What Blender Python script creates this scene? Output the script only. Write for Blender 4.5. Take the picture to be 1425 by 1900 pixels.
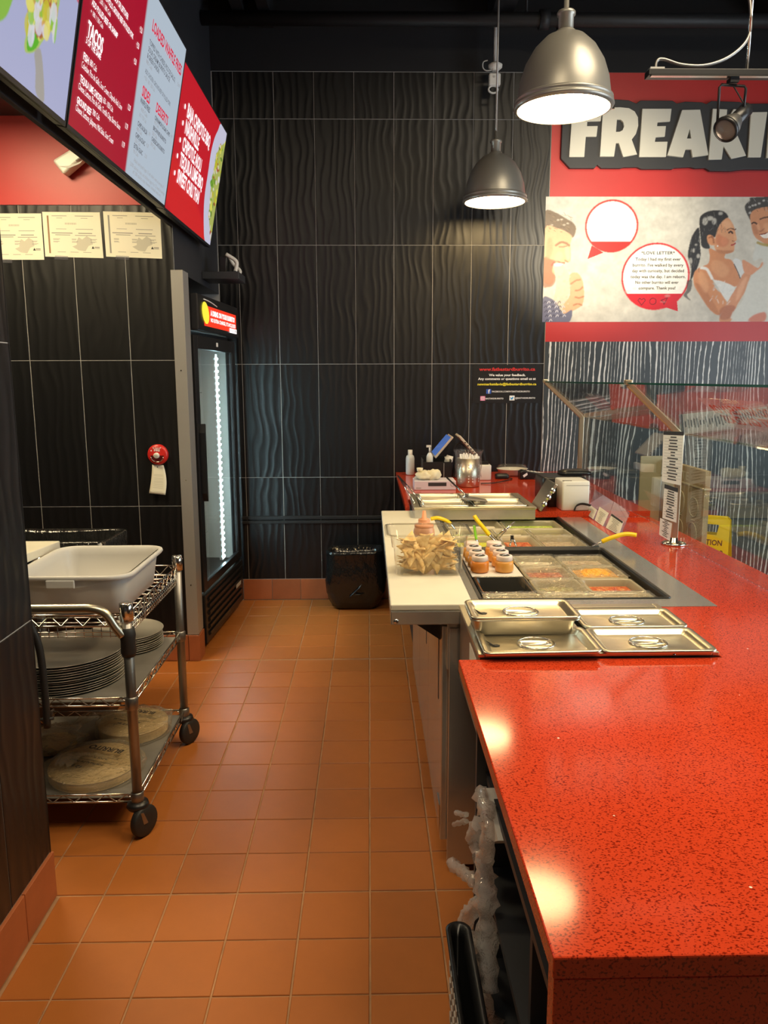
import bpy, bmesh, math, random
import numpy as np
from mathutils import Vector, Matrix, noise
PI = math.pi
random.seed(7)
for o in list(bpy.data.objects): bpy.data.objects.remove(o)
S = bpy.context.scene
COL = S.collection

# ------------------------------------------------------------------ camera
F_PX = 1449.33
CAM = Vector((0, 0, 1.6047))
PITCH, YAW, ROLL = .16941, .018655, -.00307
_fw = Vector((math.sin(YAW)*math.cos(PITCH), math.cos(YAW)*math.cos(PITCH), -math.sin(PITCH)))
_r = Vector((math.cos(YAW), -math.sin(YAW), 0)); _u = _r.cross(_fw)
CR = math.cos(ROLL)*_r + math.sin(ROLL)*_u
CU = -math.sin(ROLL)*_r + math.cos(ROLL)*_u
cam_d = bpy.data.cameras.new('camera'); cam = bpy.data.objects.new('camera', cam_d); COL.objects.link(cam)
cam_d.sensor_fit = 'VERTICAL'; cam_d.sensor_height = 24; cam_d.lens = F_PX*24/1900
cam_d.clip_start = .05; cam_d.clip_end = 100
cam.matrix_world = Matrix(((CR.x, CU.x, -_fw.x, CAM.x), (CR.y, CU.y, -_fw.y, CAM.y), (CR.z, CU.z, -_fw.z, CAM.z), (0, 0, 0, 1)))
S.camera = cam

# ------------------------------------------------------------------ world, daylight, exposure
S.view_settings.view_transform = 'Standard'; S.view_settings.look = 'None'
S.view_settings.gamma = 1; S.view_settings.use_curve_mapping = False
S.view_settings.exposure = 0.0
W = bpy.data.worlds.new('sky'); S.world = W; W.use_nodes = True
bg = W.node_tree.nodes['Background']; bg.inputs[0].default_value = (.80, .90, 1.0, 1); bg.inputs[1].default_value = 2.0

def area(name, loc, direction, sx, sy, power, col):
    d = bpy.data.lights.new(name, 'AREA'); d.shape = 'RECTANGLE'; d.size = sx; d.size_y = sy; d.energy = power; d.color = col
    o = bpy.data.objects.new(name, d); COL.objects.link(o); o.location = loc
    o.rotation_euler = Vector(direction).to_track_quat('-Z', 'Y').to_euler(); return o
# daylight coming in through the shop window of the right wall
area('daylight_side_window', (4.12, 2.2, 1.8), (-1, 0, -.05), 3.0, 2.2, 80, (.80, .90, 1.0))
# ceiling troffer over the work aisle behind the camera
area('troffer_light', (-.25, .80, 4.1), (0, 0, -1), 1.2, .6, 46, (1.0, .82, .56))
# unseen fill light over the customer side, added to brighten the counter
area('customer_side_fill', (1.9, 2.3, 4.1), (0, 0, -1), 1.4, 1.4, 85, (1.0, .83, .58))
PENDANT_EMIT = 36.0

# ------------------------------------------------------------------ pixel -> point helpers (1425 x 1900 frame)
def ray(x, y): return CR*((x-712.5)/F_PX) + CU*((950-y)/F_PX) + _fw
def atZ(x, y, h): d = ray(x, y); return CAM + d*((h-CAM.z)/d.z)
def atY(x, y, v): d = ray(x, y); return CAM + d*((v-CAM.y)/d.y)
def atX(x, y, v): d = ray(x, y); return CAM + d*((v-CAM.x)/d.x)
def atP(x, y, o, n): d = ray(x, y); return CAM + d*((o-CAM).dot(n)/d.dot(n))

# ------------------------------------------------------------------ materials
def lin(r, g, b):
    f = lambda c: (c/255/12.92 if c/255 <= .04045 else ((c/255+.055)/1.055)**2.4)
    return (f(r), f(g), f(b), 1)
MATS = {}
def new_mat(name):
    m = bpy.data.materials.new(name); m.use_nodes = True; nt = m.node_tree; MATS[name] = m
    return m, nt, nt.nodes['Principled BSDF']
def nd(nt, t, **k):
    n = nt.nodes.new(t)
    for a, v in k.items():
        if a == 'I':
            for i, x in v.items(): n.inputs[i].default_value = x
        else: setattr(n, a, v)
    return n
def lk(nt, a, b): nt.links.new(a, b)
def math_n(nt, op, a, b=None, clamp=False):
    n = nd(nt, 'ShaderNodeMath', operation=op, use_clamp=clamp)
    for i, v in enumerate((a, b)):
        if v is None: continue
        if isinstance(v, (int, float)): n.inputs[i].default_value = v
        else: lk(nt, v, n.inputs[i])
    return n.outputs[0]
def noise_n(nt, vec, scale, detail=3, rough=.5):
    n = nd(nt, 'ShaderNodeTexNoise', I={'Scale': scale, 'Detail': detail, 'Roughness': rough})
    if vec is not None: lk(nt, vec, n.inputs['Vector'])
    return n.outputs['Fac']
def objco(nt, scale=(1, 1, 1)):
    t = nd(nt, 'ShaderNodeTexCoord'); m = nd(nt, 'ShaderNodeMapping'); m.inputs['Scale'].default_value = scale
    lk(nt, t.outputs['Object'], m.inputs['Vector']); return m.outputs[0]
def ramp(nt, fac, stops):
    n = nd(nt, 'ShaderNodeValToRGB'); e = n.color_ramp.elements
    while len(e) < len(stops): e.new(.5)
    for i, (p, c) in enumerate(stops): e[i].position = p; e[i].color = c
    lk(nt, fac, n.inputs[0]); return n.outputs[0]
def M(name, col, rough=.5, metal=0.0, spec=.5, var=0.0, vscale=8, bump=0.0, bscale=60, emit=None, estr=0.0, coat=0.0, alpha=1.0, bdist=.002, squash=(1, 1, 1), rand=0.0):
    if name in MATS: return MATS[name]
    m, nt, b = new_mat(name)
    c = col if len(col) == 4 else (*col, 1)
    b.inputs['Base Color'].default_value = c; b.inputs['Roughness'].default_value = rough
    b.inputs['Metallic'].default_value = metal; b.inputs['Specular IOR Level'].default_value = spec
    b.inputs['Coat Weight'].default_value = coat
    b.inputs['Alpha'].default_value = alpha
    if emit: b.inputs['Emission Color'].default_value = (*emit[:3], 1); b.inputs['Emission Strength'].default_value = estr
    if var or bump or rand: v = objco(nt, squash)
    if var or rand:
        lo = tuple(max(0, x*(1-var-rand)) for x in c[:3])+(1,); hi = tuple(min(1, x*(1+var+rand)) for x in c[:3])+(1,)
        f = noise_n(nt, v, vscale, 4, .6)
        if rand:
            oi = nd(nt, 'ShaderNodeObjectInfo')
            k = var/(var+rand) if var else 0
            f = math_n(nt, 'ADD', math_n(nt, 'MULTIPLY', f, k), math_n(nt, 'MULTIPLY', oi.outputs['Random'], 1-k))
        lk(nt, ramp(nt, f, [(.2, lo), (.8, hi)]), b.inputs['Base Color'])
    if bump:
        bn = nd(nt, 'ShaderNodeBump', I={'Strength': bump, 'Distance': bdist})
        lk(nt, noise_n(nt, v, bscale, 4, .6), bn.inputs['Height']); lk(nt, bn.outputs[0], b.inputs['Normal'])
    return m
def clear(name, tint=(1, 1, 1), ior=1.45, rough=.03, body=0.0, bodycol=(.8, .8, .8), bump=0.0, bscale=40, bdist=.004, gcol=(1, 1, 1)):
    """thin clear sheet: see-through, mirrors by Fresnel, with an optional milky share"""
    if name in MATS: return MATS[name]
    m, nt, b = new_mat(name); nt.nodes.remove(b)
    out = nt.nodes['Material Output']
    tr = nd(nt, 'ShaderNodeBsdfTransparent'); tr.inputs[0].default_value = (*tint, 1)
    gl = nd(nt, 'ShaderNodeBsdfGlossy'); gl.inputs['Roughness'].default_value = rough; gl.inputs['Color'].default_value = (*gcol, 1)
    fr = nd(nt, 'ShaderNodeLayerWeight'); fr.inputs[0].default_value = .5; f0 = ((ior-1)/(ior+1))**2
    frf = math_n(nt, 'ADD', math_n(nt, 'MULTIPLY', math_n(nt, 'POWER', fr.outputs['Facing'], 5.0), 1-f0), f0)
    mx = nd(nt, 'ShaderNodeMixShader')
    if bump:
        bn = nd(nt, 'ShaderNodeBump', I={'Strength': bump, 'Distance': bdist})
        lk(nt, noise_n(nt, objco(nt), bscale, 4, .6), bn.inputs['Height'])
        lk(nt, bn.outputs[0], gl.inputs['Normal']); lk(nt, bn.outputs[0], fr.inputs['Normal'])
    base = tr.outputs[0]
    if body:
        df = nd(nt, 'ShaderNodeBsdfDiffuse'); df.inputs[0].default_value = (*bodycol, 1)
        tl = nd(nt, 'ShaderNodeBsdfTranslucent'); tl.inputs[0].default_value = (*bodycol, 1)
        m0 = nd(nt, 'ShaderNodeMixShader'); m0.inputs[0].default_value = .5; lk(nt, df.outputs[0], m0.inputs[1]); lk(nt, tl.outputs[0], m0.inputs[2])
        m1 = nd(nt, 'ShaderNodeMixShader'); m1.inputs[0].default_value = body; lk(nt, tr.outputs[0], m1.inputs[1]); lk(nt, m0.outputs[0], m1.inputs[2])
        base = m1.outputs[0]
    lk(nt, frf, mx.inputs[0]); lk(nt, base, mx.inputs[1]); lk(nt, gl.outputs[0], mx.inputs[2])
    lk(nt, mx.outputs[0], out.inputs[0]); return m
def print_mat(name, rough=.45, emit=0.0, spec=.4):
    """flat print or screen: colours come from the mesh colour attribute"""
    m, nt, b = new_mat(name)
    a = nd(nt, 'ShaderNodeVertexColor'); a.layer_name = 'Col'
    b.inputs['Roughness'].default_value = rough; b.inputs['Specular IOR Level'].default_value = spec
    if emit:
        b.inputs['Base Color'].default_value = (.01, .01, .01, 1)
        lk(nt, a.outputs[0], b.inputs['Emission Color']); b.inputs['Emission Strength'].default_value = emit
    else: lk(nt, a.outputs[0], b.inputs['Base Color'])
    return m

# ------------------------------------------------------------------ mesh builder
class MB:
    def __init__(s): s.v = []; s.f = []; s.sm = []; s.M = Matrix.Identity(4)
    def add(s, vs, fs, smooth=False):
        k = len(s.v); s.v += [s.M @ Vector(p) for p in vs]
        for f in fs: s.f.append(tuple(i+k for i in f)); s.sm.append(smooth)
        return s
    def box(s, x0, x1, y0, y1, z0, z1):
        return s.add([(x0, y0, z0), (x1, y0, z0), (x1, y1, z0), (x0, y1, z0), (x0, y0, z1), (x1, y0, z1), (x1, y1, z1), (x0, y1, z1)],
                     [(3, 2, 1, 0), (4, 5, 6, 7), (0, 1, 5, 4), (1, 2, 6, 5), (2, 3, 7, 6), (3, 0, 4, 7)])
    def cbox(s, c, sx, sy, sz): return s.box(c[0]-sx/2, c[0]+sx/2, c[1]-sy/2, c[1]+sy/2, c[2]-sz/2, c[2]+sz/2)
    def prism(s, pts, ext):
        n = len(pts); e = Vector(ext); p = [Vector(q) for q in pts]
        nn = Vector((0, 0, 0))
        for i in range(n): nn += p[i].cross(p[(i+1) % n])
        if nn.dot(e) > 0: p.reverse()
        return s.add(p+[q+e for q in p], [tuple(range(n)), tuple(range(2*n-1, n-1, -1))]+[(i, i+n, (i+1) % n+n, (i+1) % n) for i in range(n)])
    def loft(s, loops, cap0=True, cap1=True, smooth=True, closed=True):
        n = len(loops[0]); vs = [p for l in loops for p in l]; fs = []
        for a in range(len(loops)-1):
            for i in range(n if closed else n-1):
                j = (i+1) % n; fs.append((a*n+i, a*n+j, (a+1)*n+j, (a+1)*n+i))
        s.add(vs, fs, smooth); k = len(s.v)-len(vs)
        if cap0: s.f.append(tuple(k+i for i in range(n-1, -1, -1))); s.sm.append(False)
        if cap1: s.f.append(tuple(k+(len(loops)-1)*n+i for i in range(n))); s.sm.append(False)
        return s
    def tube(s, path, r, n=10, cap=True, closed=False, squash=1.0):
        P = [Vector(p) for p in path]; R = r if isinstance(r, (list, tuple)) else [r]*len(P)
        loops = []; up = None
        for i, p in enumerate(P):
            if closed: t = P[(i+1) % len(P)]-P[i-1]
            else: t = P[min(i+1, len(P)-1)]-P[max(i-1, 0)]
            if t.length < 1e-9: t = Vector((0, 0, 1))
            t.normalize()
            if up is None: up = t.orthogonal().normalized()
            up = (up - t*up.dot(t)); up = up.normalized() if up.length > 1e-6 else t.orthogonal().normalized()
            b = t.cross(up)
            loops.append([p+up*(R[i]*math.cos(2*PI*k/n))+b*(R[i]*squash*math.sin(2*PI*k/n)) for k in range(n)])
        if closed: loops.append(loops[0])
        return s.loft(loops, cap and not closed, cap and not closed)
    def lathe(s, prof, c=(0, 0, 0), n=24, cap0=False, cap1=False, ax=None):
        m = Matrix.Translation(Vector(c)) @ (Vector(ax).to_track_quat('Z', 'Y').to_matrix().to_4x4() if ax else Matrix.Identity(4))
        return s.loft([[m @ Vector((r*math.cos(2*PI*k/n), r*math.sin(2*PI*k/n), z)) for k in range(n)] for r, z in prof], cap0, cap1)
    def cyl(s, c, r, h, n=20, ax=None): return s.lathe([(r, 0), (r, h)], c, n, True, True, ax)
    def grid(s, fn, nu, nv, smooth=True):
        return s.add([fn(i/nu, j/nv) for j in range(nv+1) for i in range(nu+1)],
                     [(j*(nu+1)+i, j*(nu+1)+i+1, (j+1)*(nu+1)+i+1, (j+1)*(nu+1)+i) for j in range(nv) for i in range(nu)], smooth)
    def quad(s, a, b, c, d): return s.add([a, b, c, d], [(0, 1, 2, 3)])
    def blob(s, c, r, n=10, amp=.25, freq=2.5, seed=0.0, m=7):
        def fn(u, v):
            th = 2*PI*u; ph = PI*v
            d = Vector((math.sin(ph)*math.cos(th), math.sin(ph)*math.sin(th), math.cos(ph)))
            k = 1+amp*noise.noise(d*freq+Vector((seed, seed*1.7, 0)))
            return (c[0]+d.x*r[0]*k, c[1]+d.y*r[1]*k, c[2]+d.z*r[2]*k)
        return s.grid(lambda u, v: fn(1-u, v), n, m)
def rr(cx, cy, hx, hy, r, z, seg=4):
    out = []; r = min(r, hx, hy)
    for q, (sx, sy) in enumerate(((1, 1), (-1, 1), (-1, -1), (1, -1))):
        for k in range(seg+1):
            a = PI/2*(q+k/seg)
            out.append(Vector((cx+sx*(hx-r)+r*math.cos(a), cy+sy*(hy-r)+r*math.sin(a), z)))
    return out
def ell(cx, cy, rx, ry, z, n=20, ref=None):
    if ref: return [Vector((cx+rx*math.cos(a), cy+ry*math.sin(a), z)) for a in [math.atan2((p.y-cy)/ry, (p.x-cx)/rx) for p in ref]]
    return [Vector((cx+rx*math.cos(2*PI*k/n), cy+ry*math.sin(2*PI*k/n), z)) for k in range(n)]

WM = {}
def mesh_of(name, mb, mat, inv=None):
    me = bpy.data.meshes.new(name)
    vs = [inv @ p for p in mb.v] if inv is not None else mb.v
    me.from_pydata([tuple(p) for p in vs], [], mb.f); me.polygons.foreach_set('use_smooth', mb.sm)
    me.materials.append(mat); me.update(); return me
def obj(name, mb, mat, parent=None, bevel=0.0, seg=2, rz=0.0, loc=None):
    """link one mesh object; vertices are given in world space"""
    if parent is not None: wm = WM[parent.name]
    else:
        if loc is None:
            xs = [p.x for p in mb.v]; ys = [p.y for p in mb.v]; loc = ((min(xs)+max(xs))/2, (min(ys)+max(ys))/2, min(p.z for p in mb.v))
        wm = Matrix.Translation(Vector(loc)) @ Matrix.Rotation(rz, 4, 'Z')
    o = bpy.data.objects.new(name, mesh_of(name, mb, mat, wm.inverted())); COL.objects.link(o)
    if parent is not None: o.parent = parent
    else: o.location = wm.translation; o.rotation_euler = (0, 0, rz)
    WM[o.name] = wm
    if bevel:
        b = o.modifiers.new('bevel', 'BEVEL'); b.width = bevel; b.segments = seg; b.limit_method = 'ANGLE'; b.angle_limit = math.radians(40); b.harden_normals = False
    return o
def tag(o, label=None, cat=None, group=None, kind=None):
    for k, v in (('label', label), ('category', cat), ('group', group), ('kind', kind)):
        if v: o[k] = v
    return o
def thing(name, label, cat, loc=(0, 0, 0), rz=0.0, group=None):
    o = bpy.data.objects.new(name, None); COL.objects.link(o); o.empty_display_size = .05
    o.location = loc; o.rotation_euler = (0, 0, rz); WM[o.name] = Matrix.Translation(Vector(loc)) @ Matrix.Rotation(rz, 4, 'Z')
    return tag(o, label, cat, group)
def struct(name, mb, mat, parent=None, **k):
    o = obj(name, mb, mat, parent, **k)
    if parent is None: o['kind'] = 'structure'
    return o
def kids(o): return [c for c in bpy.data.objects if c.parent == o]
def dup(root, loc, rz=None, label=None, group=None, _p=None):
    ch = kids(root); c = root.copy(); COL.objects.link(c)
    if _p is None:
        c.location = loc
        if rz is not None: c.rotation_euler = (0, 0, rz)
        if label: c['label'] = label
        if group: c['group'] = group
    else: c.parent = _p
    for k in ch: dup(k, None, _p=c)
    return c
# ------------------------------------------------------------------ flat lettering
_tc = {}
def glyphs(body, bold=0.0):
    key = (body, bold)
    if key not in _tc:
        cu = bpy.data.curves.new('lettering', 'FONT'); cu.body = body; cu.size = 1; cu.offset = bold; cu.resolution_u = 2; cu.align_x = 'LEFT'
        t = bpy.data.objects.new('lettering', cu); COL.objects.link(t); bpy.context.view_layer.update()
        me = bpy.data.meshes.new_from_object(t)
        _tc[key] = ([v.co.copy() for v in me.vertices], [tuple(p.vertices) for p in me.polygons])
        bpy.data.objects.remove(t); bpy.data.curves.remove(cu); bpy.data.meshes.remove(me)
    return _tc[key]
def write(mb, body, o, xd, yd, h, w=None, bold=0.0, align='L', lift=0.0, nrm=None):
    """lay a line of lettering: o baseline start, xd/yd unit directions, h cap height, w total width"""
    vs, fs = glyphs(body, bold)
    if not vs: return
    x0 = min(v.x for v in vs); x1 = max(v.x for v in vs); sy = h/.70; sx = (w/(x1-x0)) if w else sy
    wid = (x1-x0)*sx; off = {'L': 0, 'C': -wid/2, 'R': -wid}[align]
    o = Vector(o); xd = Vector(xd); yd = Vector(yd); n = (nrm or xd.cross(yd).normalized())*lift
    mb.add([o+n+xd*((v.x-x0)*sx+off)+yd*(v.y*sy) for v in vs], fs)
def strip_lines(mb, o, xd, yd, segs, lift=.0006):
    """flat printed bars: (u0, u1, v, thickness) in metres on the sheet"""
    o = Vector(o); xd = Vector(xd); yd = Vector(yd); n = xd.cross(yd).normalized()*lift
    for u0, u1, v, t in segs: mb.quad(o+n+xd*u0+yd*v, o+n+xd*u1+yd*v, o+n+xd*u1+yd*(v+t), o+n+xd*u0+yd*(v+t))
def spline(pts, k=4, closed=True):
    P = [np.array(p, float) for p in pts]; n = len(P); out = []
    for i in range(n if closed else n-1):
        g = lambda j: P[j % n] if closed else P[max(0, min(n-1, j))]
        a, b, c, d = g(i-1), g(i), g(i+1), g(i+2)
        for s in range(k):
            t = s/k; out.append(.5*(2*b+(c-a)*t+(2*a-5*b+4*c-d)*t*t+(3*b-a-3*c+d)*t**3))
    if not closed: out.append(P[-1])
    return out
# ------------------------------------------------------------------ painting flat prints into a colour grid
class Paint:
    def __init__(s, x0, x1, y0, y1, nx, ny, col):
        s.nx, s.ny = nx, ny; s.x = np.linspace(x0, x1, nx)[None, :].repeat(ny, 0); s.y = np.linspace(y0, y1, ny)[:, None].repeat(nx, 1)
        s.c = np.zeros((ny, nx, 3)); s.c[:] = lin(*col)[:3]
    K = 1
    def win(s, xs, ys, pad):
        dx, dy = s.x[0, 1]-s.x[0, 0], s.y[1, 0]-s.y[0, 0]
        i0 = int((min(xs)-pad-s.x[0, 0])/dx)-12; i1 = int((max(xs)+pad-s.x[0, 0])/dx)+13; j0 = int((min(ys)-pad-s.y[0, 0])/dy)-12; j1 = int((max(ys)+pad-s.y[0, 0])/dy)+13
        c = lambda v, n: max(0, min(n, v)); return slice(c(j0, s.ny), c(j1, s.ny)), slice(c(i0, s.nx), c(i1, s.nx))
    def mask(s, pts, w):
        X, Y = s.x[w], s.y[w]; m = np.zeros(X.shape, bool); n = len(pts)
        for i in range(n):
            (xa, ya), (xb, yb) = pts[i], pts[(i+1) % n]
            if ya == yb: continue
            c = (ya > Y) != (yb > Y); m ^= c & (X < (xb-xa)*(Y-ya)/(yb-ya)+xa)
        return m.astype(float)
    def lay(s, w, m, col, soft, op):
        if not m.size: return
        m = s.blur(m, soft*s.K)*op; s.c[w] += (np.array(lin(*col)[:3])-s.c[w])*m[..., None]
    def blur(s, m, k):
        for _ in range(k):
            p = np.pad(m, 1, mode='edge'); m = (p[1:-1, 1:-1]*2+p[:-2, 1:-1]+p[2:, 1:-1]+p[1:-1, :-2]+p[1:-1, 2:])/6
        return m
    def fill(s, pts, col, soft=1, op=1.0, smooth=True, tex=0.0):
        p = spline(pts) if smooth else pts; w = s.win([q[0] for q in p], [q[1] for q in p], 0); s.lay(w, s.mask(p, w), col, soft, op)
    def stroke(s, pts, w, col, soft=1, op=1.0, smooth=True):
        p = spline(pts, 5, False) if smooth else [np.array(q, float) for q in pts]; v = s.win([q[0] for q in p], [q[1] for q in p], w); X, Y = s.x[v], s.y[v]; d2 = np.full(X.shape, 1e9)
        for a, b in zip(p[:-1], p[1:]):
            ab = b-a; L = (ab**2).sum()+1e-9; t = np.clip(((X-a[0])*ab[0]+(Y-a[1])*ab[1])/L, 0, 1)
            d2 = np.minimum(d2, (X-a[0]-t*ab[0])**2+(Y-a[1]-t*ab[1])**2)
        s.lay(v, (d2 < (w/2)**2).astype(float), col, soft, op)
    def disc(s, cx, cy, rx, ry, col, soft=1, op=1.0):
        w = s.win([cx-rx, cx+rx], [cy-ry, cy+ry], 0); s.lay(w, (((s.x[w]-cx)/rx)**2+((s.y[w]-cy)/ry)**2 < 1).astype(float), col, soft, op)
    def mottle(s, amp, sc=6, seed=1):
        rs = np.random.RandomState(seed).rand(s.ny//sc+2, s.nx//sc+2); g = np.kron(rs, np.ones((sc, sc)))[:s.ny, :s.nx]
        g = s.blur(g, sc*2); s.c *= (1+amp*(g-.5)*2)[..., None]; s.c = np.clip(s.c, 0, 1)
    def make(s, name, o, xd, yd, w, h, mat, parent):
        """grid sheet: o = top left corner, xd across, yd up"""
        o = Vector(o); xd = Vector(xd); yd = Vector(yd); inv = WM[parent.name].inverted()
        a, b, c = inv @ o, inv.to_3x3() @ xd, inv.to_3x3() @ yd
        U = np.linspace(0, w, s.nx)[None, :, None]; V = np.linspace(0, h, s.ny)[:, None, None]
        co = np.array(a)+U*np.array(b)-V*np.array(c)
        me = bpy.data.meshes.new(name); n = s.nx*s.ny; q = (s.nx-1)*(s.ny-1)
        I = np.arange(n).reshape(s.ny, s.nx); f = np.stack([I[1:, :-1], I[1:, 1:], I[:-1, 1:], I[:-1, :-1]], -1).reshape(-1)
        me.vertices.add(n); me.vertices.foreach_set('co', co.reshape(-1)); me.loops.add(q*4); me.loops.foreach_set('vertex_index', f.astype(np.int32))
        me.polygons.add(q); me.polygons.foreach_set('loop_start', np.arange(0, q*4, 4, dtype=np.int32)); me.update(calc_edges=True)
        at = me.color_attributes.new('Col', 'FLOAT_COLOR', 'POINT'); at.data.foreach_set('color', np.concatenate([np.clip(s.c, 0, 1), np.ones((s.ny, s.nx, 1))], 2).reshape(-1).astype(np.float32))
        me.materials.append(mat); ob = bpy.data.objects.new(name, me); COL.objects.link(ob); ob.parent = parent; WM[ob.name] = WM[parent.name]; return ob
# ================================================================== MATERIALS OF THE PLACE
def wave_tile(name, base, grout=False):
    m, nt, b = new_mat(name)
    b.inputs['Base Color'].default_value = (*base, 1); b.inputs['Roughness'].default_value = .40; b.inputs['Specular IOR Level'].default_value = .5
    t = nd(nt, 'ShaderNodeTexCoord'); oi = nd(nt, 'ShaderNodeObjectInfo')
    off = nd(nt, 'ShaderNodeVectorMath', operation='SCALE'); off.inputs[0].default_value = (0, 0, 37.0); lk(nt, oi.outputs['Random'], off.inputs['Scale'])
    add = nd(nt, 'ShaderNodeVectorMath', operation='ADD'); lk(nt, t.outputs['Object'], add.inputs[0]); lk(nt, off.outputs[0], add.inputs[1])
    mp = nd(nt, 'ShaderNodeMapping'); mp.inputs['Scale'].default_value = (5.5, 1, 3.2); lk(nt, add.outputs[0], mp.inputs['Vector'])
    n1 = noise_n(nt, mp.outputs[0], 1.0, 1.5, .4)
    sx = nd(nt, 'ShaderNodeSeparateXYZ'); lk(nt, t.outputs['Object'], sx.inputs[0])
    x = math_n(nt, 'ADD', sx.outputs['X'], math_n(nt, 'MULTIPLY', n1, .12))
    s = math_n(nt, 'SINE', math_n(nt, 'MULTIPLY', x, 2*PI/.052))
    s2 = math_n(nt, 'POWER', math_n(nt, 'ADD', math_n(nt, 'MULTIPLY', s, .5), .5), 1.5)
    bn = nd(nt, 'ShaderNodeBump', I={'Strength': .30, 'Distance': .006}); lk(nt, s2, bn.inputs['Height']); lk(nt, bn.outputs[0], b.inputs['Normal'])
    return m
wave_tile('black_wave_tile', (.0055, .0056, .0066))
M('grout_pale', (.40, .39, .37), .9)
M('grout_tan', (.40, .22, .11), .95, var=.4, vscale=9)
M('quarry_tile', (.43, .138, .028), .42, spec=.45, var=.05, vscale=14, rand=.035, bump=.12, bscale=220, bdist=.001)
M('quarry_base', (.40, .12, .045), .45, var=.12, vscale=12, rand=.10)
M('black_paint', (.012, .0125, .014), .55, var=.1)
M('charcoal_paint', (.030, .032, .037), .5, var=.15, vscale=4)
M('ceiling_black', (.009, .009, .010), .8, var=.2, vscale=3)
M('red_paint', (.50, .030, .030), .42, var=.06, vscale=5)
M('white_wall', (.30, .29, .28), .7)
M('vinyl_grey', (.22, .21, .20), .4, var=.1)
def wood_print():
    m, nt, b = new_mat('wood_grain_print'); b.inputs['Roughness'].default_value = .38
    v = objco(nt); sx = nd(nt, 'ShaderNodeSeparateXYZ'); lk(nt, v, sx.inputs[0])
    m1 = nd(nt, 'ShaderNodeMapping'); m1.inputs['Scale'].default_value = (2.6, 1, .42); lk(nt, v, m1.inputs['Vector'])
    m2 = nd(nt, 'ShaderNodeMapping'); m2.inputs['Scale'].default_value = (26, 1, 5); lk(nt, v, m2.inputs['Vector'])
    a = noise_n(nt, m1.outputs[0], 1.3, 1.2, .45); c = noise_n(nt, m2.outputs[0], 1.0, 2, .5)
    x = math_n(nt, 'ADD', math_n(nt, 'MULTIPLY', sx.outputs['X'], 34.0), math_n(nt, 'ADD', math_n(nt, 'MULTIPLY', a, 8.0), math_n(nt, 'MULTIPLY', c, .7)))
    fr = math_n(nt, 'FRACT', x); d = math_n(nt, 'ABSOLUTE', math_n(nt, 'SUBTRACT', fr, .5))
    m3 = nd(nt, 'ShaderNodeMapping'); m3.inputs['Scale'].default_value = (9, 1, .8); lk(nt, v, m3.inputs['Vector'])
    wd = math_n(nt, 'ADD', math_n(nt, 'MULTIPLY', noise_n(nt, m3.outputs[0], 1.0, 2, .5), .52), -.14)
    m4 = nd(nt, 'ShaderNodeMapping'); m4.inputs['Scale'].default_value = (60, 1, 22); lk(nt, v, m4.inputs['Vector'])
    brk = math_n(nt, 'MULTIPLY', math_n(nt, 'SUBTRACT', noise_n(nt, m4.outputs[0], 1.0, 2, .6), .5), .25)
    f = math_n(nt, 'MULTIPLY', math_n(nt, 'SUBTRACT', math_n(nt, 'ADD', wd, brk), d), 14.0, True)
    f = math_n(nt, 'ADD', f, .0, True)
    lk(nt, ramp(nt, f, [(.0, (.045, .055, .062, 1)), (.9, (.72, .75, .75, 1))]), b.inputs['Base Color'])
    return m
wood_print()
def quartz():
    m, nt, b = new_mat('red_quartz'); b.inputs['Roughness'].default_value = .10; b.inputs['Specular IOR Level'].default_value = .30
    v = objco(nt)
    mq = nd(nt, 'ShaderNodeMapping'); mq.inputs['Scale'].default_value = (1, 1.5, 1); lk(nt, v, mq.inputs['Vector']); n = noise_n(nt, mq.outputs[0], 230, 1.5, .5)
    vo = nd(nt, 'ShaderNodeTexVoronoi', I={'Scale': 11.0}); lk(nt, v, vo.inputs['Vector'])
    c0 = ramp(nt, n, [(.36, (.20, .012, .004, 1)), (.46, (.56, .052, .016, 1))])
    mx = nd(nt, 'ShaderNodeMixRGB'); mx.inputs['Color2'].default_value = (.85, .78, .6, 1); lk(nt, c0, mx.inputs['Color1'])
    lk(nt, math_n(nt, 'MULTIPLY', math_n(nt, 'SUBTRACT', .030, vo.outputs['Distance']), 90, True), mx.inputs['Fac'])
    lk(nt, mx.outputs[0], b.inputs['Base Color']); return m
quartz()
def brushed(name, col, rough, sc=(1, 60, 60), var=.12):
    m, nt, b = new_mat(name); b.inputs['Metallic'].default_value = 1; b.inputs['Base Color'].default_value = (*col, 1)
    n = noise_n(nt, objco(nt, sc), 8, 4, .6)
    r = nd(nt, 'ShaderNodeMapRange', I={3: rough-var*.5, 4: rough+var}); lk(nt, n, r.inputs[0]); lk(nt, r.outputs[0], b.inputs['Roughness'])
    bn = nd(nt, 'ShaderNodeBump', I={'Strength': .03, 'Distance': .001}); lk(nt, n, bn.inputs['Height']); lk(nt, bn.outputs[0], b.inputs['Normal']); return m
brushed('steel', (.68, .63, .50), .30)
M('steel_side', (.56, .55, .52), .22, .75)
brushed('steel_dull', (.33, .32, .30), .38, (8, 8, 8))
brushed('shade_metal', (.34, .325, .285), .36, (70, 70, 1), .08); MATS['shade_metal'].node_tree.nodes['Principled BSDF'].inputs['Metallic'].default_value = .55
M('satin_steel', (.48, .47, .45), .36, .55)
M('alu', (.60, .57, .50), .34, .55)
M('chrome', (.72, .70, .66), .16, 1.0)
M('black_plastic', (.012, .012, .013), .35)
M('black_rubber', (.016, .016, .016), .55)
M('dark_gasket', (.022, .022, .021), .4)
M('white_plastic', (.74, .72, .66), .35)
M('grey_plastic', (.50, .49, .46), .45)
M('paper', (.78, .76, .66), .7)
M('ink', (.03, .03, .03), .7)
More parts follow.
